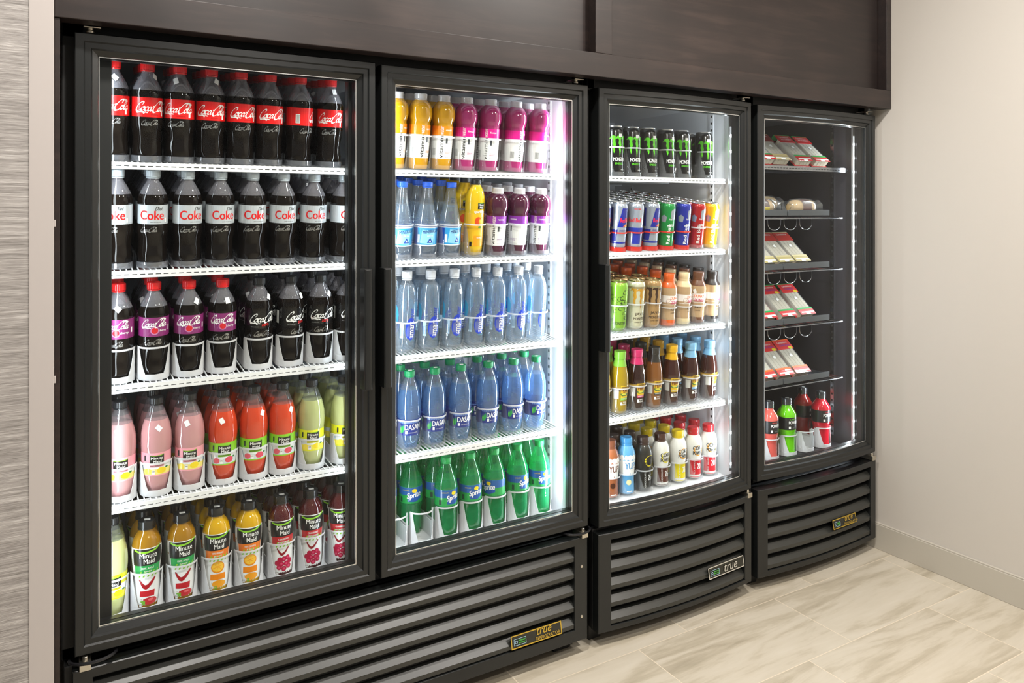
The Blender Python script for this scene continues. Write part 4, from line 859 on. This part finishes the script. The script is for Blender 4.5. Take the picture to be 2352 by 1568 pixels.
def row(side, lev, cols, yf=.140, pitch=.071, org=None, dz=0, jit=.0004):
    """cols: (x, kinds front to back, turn of the front one)"""
    sl = 0 if (side, lev) == ('B', 0) else SLOPE[lev]; z = [S1, S2, S3, S4, S5][lev]+.0028+max(sl*(yf-YF-.006), 0)
    rr = random.Random(hash_(side)+lev*17)
    grp = '%s, %s' % (LEVEL[lev], SIDE[side])
    for i, cdef in enumerate(cols):
        x, kinds, rz = cdef[:3]; og = cdef[3] if len(cdef) > 3 else org
        if og:
            o = bpy.data.objects.new('bottle_organizer', ORG[og]); C.objects.link(o); o.location = (x, yf, z-.0021); tilt(o, sl)
            dsc = {'w': 'white plastic bottle lane', 'c': 'clear plastic bottle lane', 'f': 'frosted plastic bottle lane', 'r': 'red plastic can lane'}[og[0]]
            tag(o, '%s, %s from left, %s, %s' % (dsc, ORD[i], LEVEL[lev], SIDE[side]), 'rack', 'bottle lanes on the '+grp)
        for j, kd in enumerate(kinds):
            if kd is None: continue
            jx = rr.uniform(-jit, jit) if j else 0; a = rz if j == 0 else rr.uniform(-.6, .6)
            where = ('front row' if j == 0 else ORD[j]+' row back')
            st = rr.randrange(4) if kd in STK and rr.random() < (.75 if lev != 0 or j == 0 else .4) and kd not in ('slim_water',) else (0 if kd == 'slim_water' and (i, j) == (2, 0) else None)
            t = place(kd, x+jx, yf+pitch*j+(rr.uniform(-.001, .001) if j else 0), z+.0004+sl*pitch*j, a, '%s, %s, %s column, %s, %s' % (KINDS[kd]['desc'], where, ORD[i], LEVEL[lev].replace('cooler ', ''), SIDE[side].replace(' glass', '')),
                  '%s on the %s' % (KINDS[kd]['name'].replace('_', ' ')+('s'), grp), st)
            tilt(t, sl, a)
def hash_(s): return sum(ord(c_)*(i+3) for i, c_ in enumerate(s))
def rep(k, n): return [k]*n
# ---- left glass door
row('A1', 0, [(x, rep('coke2' if i == 6 else 'coke', 4), rz) for i, (x, rz) in enumerate(zip([.090, .1607, .2314, .3021, .3728, .4435, .5200, .600], [-.05, .22, -.25, -.08, .12, .08, .45, -.2]))], org='clearlow', yf=.140)
row('A1', 1, [(x, rep('diet', 6), rz) for x, rz in zip([.097, .173, .249, .324, .401, .477, .556, .636], [-.45, -.25, .08, .0, -.08, -.1, -.12, .25])], org='clearlow', yf=.140)
row('A1', 2, [(x, rep('cherry' if i < 4 else 'zero', 4), rz) for i, (x, rz) in enumerate(zip([.100, .175, .252, .329, .417, .496, .574, .648], [-.2, -.02, -.08, -.1, .15, .5, 0, .25]))], org='white')
row('A1', 3, [(x, rep(['pink', 'pink', 'pink', 'melon', 'melon', 'melon', 'lemon', 'lemon'][i], 4), rz) for i, (x, rz) in enumerate(zip([.104, .181, .255, .332, .406, .478, .553, .640], [.0, -.02, -.08, .0, -.02, -.05, -.1, .1]))], org='white')
row('A1', 4, [(x, rep(['lemon', 'apple', 'apple', 'orange', 'orange', 'cran', 'cran', 'cran'][i], 4), rz) for i, (x, rz) in enumerate(zip([.087, .161, .238, .318, .395, .476, .553, .634], [.1, .0, .02, -.05, -.05, .0, -.05, -.3]))], org='whiteh')
# ---- second glass door
row('A2', 0, [(x, rep('vit_orange' if i < 3 else 'vit_pink', 4), rz) for i, (x, rz) in enumerate(zip([.787, .8588, .9306, 1.004, 1.084, 1.172, 1.257], [.5, .3, -.1, -.2, -.4, .5, .6]))], org='frosth')
row('A2', 1, [(x, rep(['mineral', 'mineral', 'mineral', 'sparkling', 'vit_purple', 'vit_purple', 'vit_purple'][i], 4), rz) for i, (x, rz) in enumerate(zip([.803, .879, .954, 1.033, 1.108, 1.183, 1.261], [-.1, -.25, .05, .0, -.35, -1.3, -.6]))], org='clear')
row('A2', 2, [(x, rep('slim_water', 4), rz) for x, rz in zip([.818, .890, .965, 1.036, 1.108, 1.181, 1.252], [.2, .1, .05, .1, .0, .1, .25])], org='frost')
row('A2', 3, [(x, rep('dasani', 4), rz) for x, rz in zip([.755, .829, .907, .990, 1.081, 1.168, 1.249], [-.2, -.25, -.1, -.2, -.05, 0, .1])], org='frost')
row('A2', 4, [(x, ([None, 'sprite', 'sprite', 'sprite'] if i < 2 else rep('sprite', 4)), rz) for i, (x, rz) in enumerate(zip([.789, .868, .948, 1.028, 1.108, 1.190, 1.269], [0, 0, .0, -.2, -1.3, .0, -.25]))], org='whiteh')
# ---- third glass door
row('B', 0, [(x, rep('monster', 2), rz) for x, rz in zip([1.488, 1.561, 1.633, 1.705, 1.785, 1.857, 1.965], [-.1, -.05, -.08, .0, .1, -.2, -.35])], org='frosth')
row('B', 1, [(x, [k]+rep(k2, 7), rz, 'frostr' if k in ('rb_red', 'rb_yellow') else 'red') for x, k, k2, rz in zip([1.503, 1.572, 1.641, 1.711, 1.781, 1.853, 1.923, 1.988], ['redbull', 'redbull', 'redbull_back', 'redbull', 'rb_green', 'rb_blue', 'rb_red', 'rb_yellow'], ['redbull', 'redbull', 'redbull', 'redbull', 'rb_green', 'redbull', 'rb_red', 'rb_yellow'], [0, -.05, -.2, 0, -.35, -.2, -.45, -.4])], org='red', pitch=.060)
row('B', 2, [(x, [k]+k2, rz, 'frostd' if x > 1.75 else 'frost') for x, k, k2, rz in zip([1.492, 1.569, 1.642, 1.7145, 1.788, 1.856, 1.924, 1.992], ['swirl', 'swirl', 'java_white', 'java_brown', 'dun_orange', 'dun_cream', 'dun_brown', 'dun_dark'],
    [rep('java_brown', 3), rep('java_brown', 3), rep('java_brown', 2)+rep('dun_orange', 2), rep('java_brown', 1)+rep('dun_orange', 4), rep('dun_orange', 5), rep('dun_cream', 5), rep('dun_brown', 4), rep('dun_dark', 4)], [0, -.3, -.15, -.3, -.15, .1, -.8, .2])], org='frost')
row('B', 3, [(x, [k]+rep(k, 4), rz) for x, k, rz in zip([1.505, 1.580, 1.652, 1.728, 1.807, 1.895, 1.985], ['gp_green', 'gp_green', 'gp_pink', 'gp_black', 'gp_yellow', 'gp_blue', 'gp_blue'], [0, -.15, -.2, -.25, -.35, -.1, .05])], org='frost', yf=.142)
row('B', 4, [(x, [k]+k2, rz) for x, k, k2, rz in zip([1.545, 1.613, 1.686, 1.763, 1.842, 1.915, 1.988], ['yup_brown', 'yup_blue', 'core_black', 'core_choc', 'core_banana', 'core_red', 'core_red'],
    [rep('yup_blue', 3), rep('core_black', 3), rep('core_black', 3), rep('core_banana', 3), rep('core_banana', 3), rep('core_red', 3), rep('core_red', 3)], [-.4, -.45, -.1, -.2, -.15, -.3, -.5])], org='frosts')
# ---- rightmost cooler: baskets, sandwiches, rolls, sports drinks
zf = .392
def sport(k, x, y, rz, lab): place(k, x, y, zf+.0021, rz, lab, 'sports drink bottles on the cooler floor')
for i, (x, k, lab) in enumerate([(2.225, 'pw_dred', 'dark red sports drink bottle, front row, leftmost, rightmost cooler floor'), (2.315, 'pw_salmon', 'salmon sports drink bottle beside the bright green one, cooler floor'),
        (2.415, 'pw_green', 'bright green sports drink bottle at the front of the cooler floor'), (2.515, None, None), (2.618, 'pw_red', 'cherry-red sports drink bottle, rightmost in the dark cooler')]):
    if k: sport(k, x, .152, -.3, lab)
    o = bpy.data.objects.new('bottle_organizer', ORG['white']); C.objects.link(o); o.location = (x, .152, zf); o.scale = (1.06, 1.06, 1)
    tag(o, 'white plastic bottle lane, %s from left on the dark cooler floor' % ORD[i], 'rack', 'bottle lanes on the dark cooler floor')
sport('pw_green', 2.315, .232, .2, 'green sports drink bottle behind the salmon one, dark cooler floor'); sport('pw_orange', 2.415, .300, 0, 'orange-topped sports drink bottle in the back, dark cooler floor')
sport('pw_dred', 2.618, .240, .3, 'dark red sports drink bottle behind the cherry-red one, dark cooler floor'); sport('pw_dred', 2.225, .232, .1, 'dark red sports drink bottle in the back left, dark cooler floor')

def pack(kind):
    """wedge sandwich pack: card back, clear blister over cut bread, printed top and bottom"""
    w_, l_, d_ = .088, .160, .030; b = MB(); c1, c2, c3, c4 = kind
    f = MB(); f.box(-w_/2, -.001, 0, w_/2, .001, l_, col(c1)); 
    br = MB(); n = 4
    for i in range(n):
        x0 = -w_/2+.007+i*(w_-.014)/n; br.box(x0, -.0255, .003, x0+(w_-.014)/n-.0015, -.0015, l_-.022, mat('bread', srgb('d2c8b2'), .8))
    bl = MB(); bl.loops([[(-w_/2+.003, -.001, .022), (w_/2-.003, -.001, .022), (w_/2-.003, -.001, l_-.036), (-w_/2+.003, -.001, l_-.036)], [(-w_/2+.005, -.0265, .026), (w_/2-.005, -.0265, .026), (w_/2-.005, -.0265, l_-.040), (-w_/2+.005, -.0265, l_-.040)], [(-w_/2+.006, -.027, .027), (w_/2-.006, -.027, .027), (w_/2-.006, -.027, l_-.041), (-w_/2+.006, -.027, l_-.041)]], clear('blister', (.95, .96, .98), (.8, .82, .86), .12, .05, .6, .08), True, True)
    t_ = MB(); t_.box(-w_/2, -.028, l_-.045, w_/2, -.0265, l_-.002, col(c1)); t_.box(-w_/2, -.028, l_-.002, w_/2, -.0, l_+.002, col(c2)); y = -.0285
    t_.box(-w_/2+.002, -.0283, .0, w_/2-.002, -.0268, .030, col(c3)); t_.box(-w_/2+.002, -.0287, .026, w_/2-.002, -.0272, .034, col(c2)); t_.box(-w_/2+.010, -.0289, .008, w_/2-.006, -.0275, .014, WHITE); t_.box(-.01, -.0291, .0, .012, -.0278, .010, WHITE)
    add_text(t_, 'Landshire', -w_*.32, l_-.017, .009, WHITE, y, .15, .02, .055)
    if c4: add_text(t_, c4, -w_*.30, l_-.031, .009, WHITE if c4 == 'BIG CHEDDY' else col('2a3fa8'), y, .1, .03, .06)
    t_.loops([[(w_*.30+.011*math.cos(a), y-.0002, l_-.040+.007*math.sin(a)) for a in [2*PI*i/14 for i in range(14)]], [(w_*.30, y-.0002, l_-.040)]*14], col('d9c22a')) if c4 and c4 != 'BIG CHEDDY' else None
    st = MB(); st.add([(-.004, -.0275, .078), (.009, -.0275, .082), (.007, -.0275, .094), (-.006, -.0275, .090)], [(0, 1, 2, 3)], WHITE)
    return [('card', f.mesh('card', 0)), ('sandwich', br.mesh('sandwich', 0)), ('blister', bl.mesh('blister', 0)), ('label', t_.mesh('label', 0)), ('price_sticker', st.mesh('price_sticker', 0))]
PK = {'red': pack(('c01f26', '1f9a48', 'c01f26', 'BIG CHEDDY')), 'brown': pack(('7a1f1a', 'c9b98a', 'b9a878', None)), 'cream': pack(('a62a22', 'cbbf92', 'b3a56e', None)), 'green': pack(('cc2a2c', '17a04e', 'cc2f30', 'TURKEY')), 'orange': pack(('cc2f2c', 'e8702a', 'cc3a34', 'CHICKEN'))}
def put_pack(k, x, y, z, lean, rz, lab, grp):
    t = empty('sandwich_pack', (x, y, z), lab, 'sandwich', grp, rz); t.rotation_euler = (-lean, 0, rz)
    for n, me in PK[k]: o = bpy.data.objects.new(n, me); C.objects.link(o); o.parent = t
L0 = R(48)
def pz(z): return z+.0026
row_packs = [
 (1.505, 'top shelf', .125, [('red', 2.178, 'red sandwich pack leaning leftmost'), ('red', 2.268, 'red sandwich pack second from left'), ('brown', 2.352, 'brown-topped sandwich pack in the middle'), ('red', 2.478, 'red sandwich pack left of the rightmost'), ('red', 2.580, 'red sandwich pack with green edge, rightmost')]),
 (1.116, 'third level tray', .125, [('cream', 2.182, 'cream and dark red sandwich pack leaning leftmost'), ('cream', 2.276, 'cream and dark red sandwich pack second from left'), ('cream', 2.372, 'cream and dark red sandwich pack left of the rightmost'), ('cream', 2.465, 'cream and dark red sandwich pack, rightmost')]),
 (.908, 'fourth level tray', .125, [('green', 2.183, 'red sandwich pack with green bands leaning leftmost'), ('green', 2.276, 'red sandwich pack with green bands second from left'), ('green', 2.388, 'red sandwich pack with green bands left of rightmost'), ('green', 2.495, 'red sandwich pack with green bands, rightmost')]),
 (.684, 'lowest tray', .125, [('orange', 2.183, 'red and orange sandwich pack leaning leftmost'), ('orange', 2.276, 'red and orange sandwich pack second from left'), ('orange', 2.372, 'red and orange sandwich pack left of the rightmost'), ('orange', 2.467, 'red and orange sandwich pack, rightmost')])]
for z, nm, y, its in row_packs:
    for i, (k, x, lab) in enumerate(its): put_pack(k, x, y+.004, pz(z)+.002, L0, 0, '%s, %s of dark cooler' % (lab, nm), 'sandwich packs on the '+nm)
put_pack('cream', 2.274, .1775, pz(1.116), L0, 0, 'cream sandwich pack lying behind the others on the third tray', 'sandwich packs on the third level tray')
# trays with a raised front lip, hung on chrome rods with bottle loops
for z, i in ((1.318, 1), (1.116, 2), (.908, 3), (.684, 4)):
    for j, (x0, x1) in enumerate(((2.140, 2.345), (2.350, 2.590)) if i == 1 else ((2.130, 2.3225), (2.3245, 2.590))):
        b = MB(); b.box(x0, .092, z-.001, x1, .40, z+.0005, TRAYB); b.box(x0, .090, z-.001, x1, .0925, z+.021, TRAYB); b.box(x0, .09, z-.001, x0+.0015, .4, z+.012, TRAYB); b.box(x1-.0015, .09, z-.001, x1, .4, z+.012, TRAYB)
        o = obj('food_tray', b, None, .0006, 0); tag(o, 'dark grey display tray, %s half of the %s tier of the dark cooler' % (('left', 'right')[j], ORD[i]), 'tray', 'display trays in the dark cooler')
    b = MB(); b.tube([(2.128, .089, z-.012), (2.665, .089, z-.012)], .0022, CHROME, 8); b.tube([(2.128, .30, z-.012), (2.665, .30, z-.012)], .0022, CHROME, 8)
    for k in range(14): x = 2.14+k*.04; b.tube([(x, .085, z-.0085), (x, .32, z-.0085)], .0012, CHROME, 6)
    b.tube([(2.665, .089, z-.012), (2.665, .60, z-.012)], .0022, CHROME, 8); b.tube([(2.128, .089, z-.012), (2.128, .60, z-.012)], .0022, CHROME, 8)
    for k in range(4 if i < 4 else 0):
        cx = 2.19+k*.088
        b.tube([(cx-.036, .093, z-.010), (cx-.035, .093, z-.030)]+[(cx-.035*math.cos(PI*q/12), .093, z-.030-.025*math.sin(PI*q/12)) for q in range(13)]+[(cx+.035, .093, z-.030), (cx+.036, .093, z-.010)], .0011, CHROME, 6)
    partC('wire_rack', b, 0, 40)
# wrapped sub rolls lying on the second tier
def roll(x, y, z, rz, lab, c1, c2):
    t = empty('wrapped_roll', (x, y, z), lab, 'bread roll', 'wrapped sub rolls on the second tier', rz); n = 16; t.scale = (.86, 1, 1)
    f = MB(); pr = [(.004, -.078), (.018, -.074), (.026, -.060), (.028, -.02), (.028, .03), (.026, .058), (.017, .072), (.004, .076)]
    f.loops([[(q, r*1.08*math.cos(2*PI*j/n), r*1.06*math.sin(2*PI*j/n)+.0298) for j in range(n)] for r, q in pr], mat('bread_crust', srgb('cfae7c'), .7), True, True); obj('bread', f, t)
    lb = MB(); rr = .0285; q0, q1 = -.030, .030
    lb.loops([[(q, -rr*1.1*math.cos(R(a)), rr*1.10*math.sin(R(a))+.0298) for a in range(-40, 101, 10)] for q in (q0, q1)], col(c1), False)
    lb.loops([[(q, -(rr+.0005)*1.1*math.cos(R(a)), (rr+.0005)*1.10*math.sin(R(a))+.0298) for a in range(-40, 10, 10)] for q in (q0, q1)], col(c2), False)
    T_ = MB(); add_text(T_, 'Landshire', -.020, 0, .008, WHITE, 0, .1, .03, .04)
    lb.add([(v[0], -(rr+.0012)*1.1*math.cos(v[2]/rr+.45), (rr+.0012)*1.10*math.sin(v[2]/rr+.45)+.0298) for v in T_.v], T_.f, WHITE); obj('label', lb, t, 0, 0)
    wr = MB(); rr2 = random.Random(int(x*1000)); L = []
    for r, q in [(.022, -.100), (.012, -.090), (.020, -.080), (.030, -.062), (.0315, -.02), (.0315, .03), (.030, .060), (.020, .078), (.014, .088), (.026, .108)]:
        L.append([(q+rr2.uniform(-.002, .002), max(-.0335, min(.0335, (r+rr2.uniform(-.0015, .0015))*1.08*math.cos(2*PI*j/n))), max(.0006, (r+rr2.uniform(-.0015, .0015))*1.06*math.sin(2*PI*j/n)+.031)) for j in range(n)])
    wr.loops(L, clear('cling_wrap', (.97, .97, .98), (.8, .82, .85), .10, .04, .9, .10), True, False); obj('wrapper', wr, t, 0, 60)
roll(2.243, .137, 1.3195, 0, 'wrapped bread roll with yellow label, left tray', '4a241a', 'e5cf12'); roll(2.480, .135, 1.3195, 0, 'wrapped bread roll with brown label, right tray', '5a3024', '6a2c22')
roll(2.360, .215, 1.3315, .1, 'wrapped bread roll behind the two labelled ones', 'cdb88a', 'cdb88a')
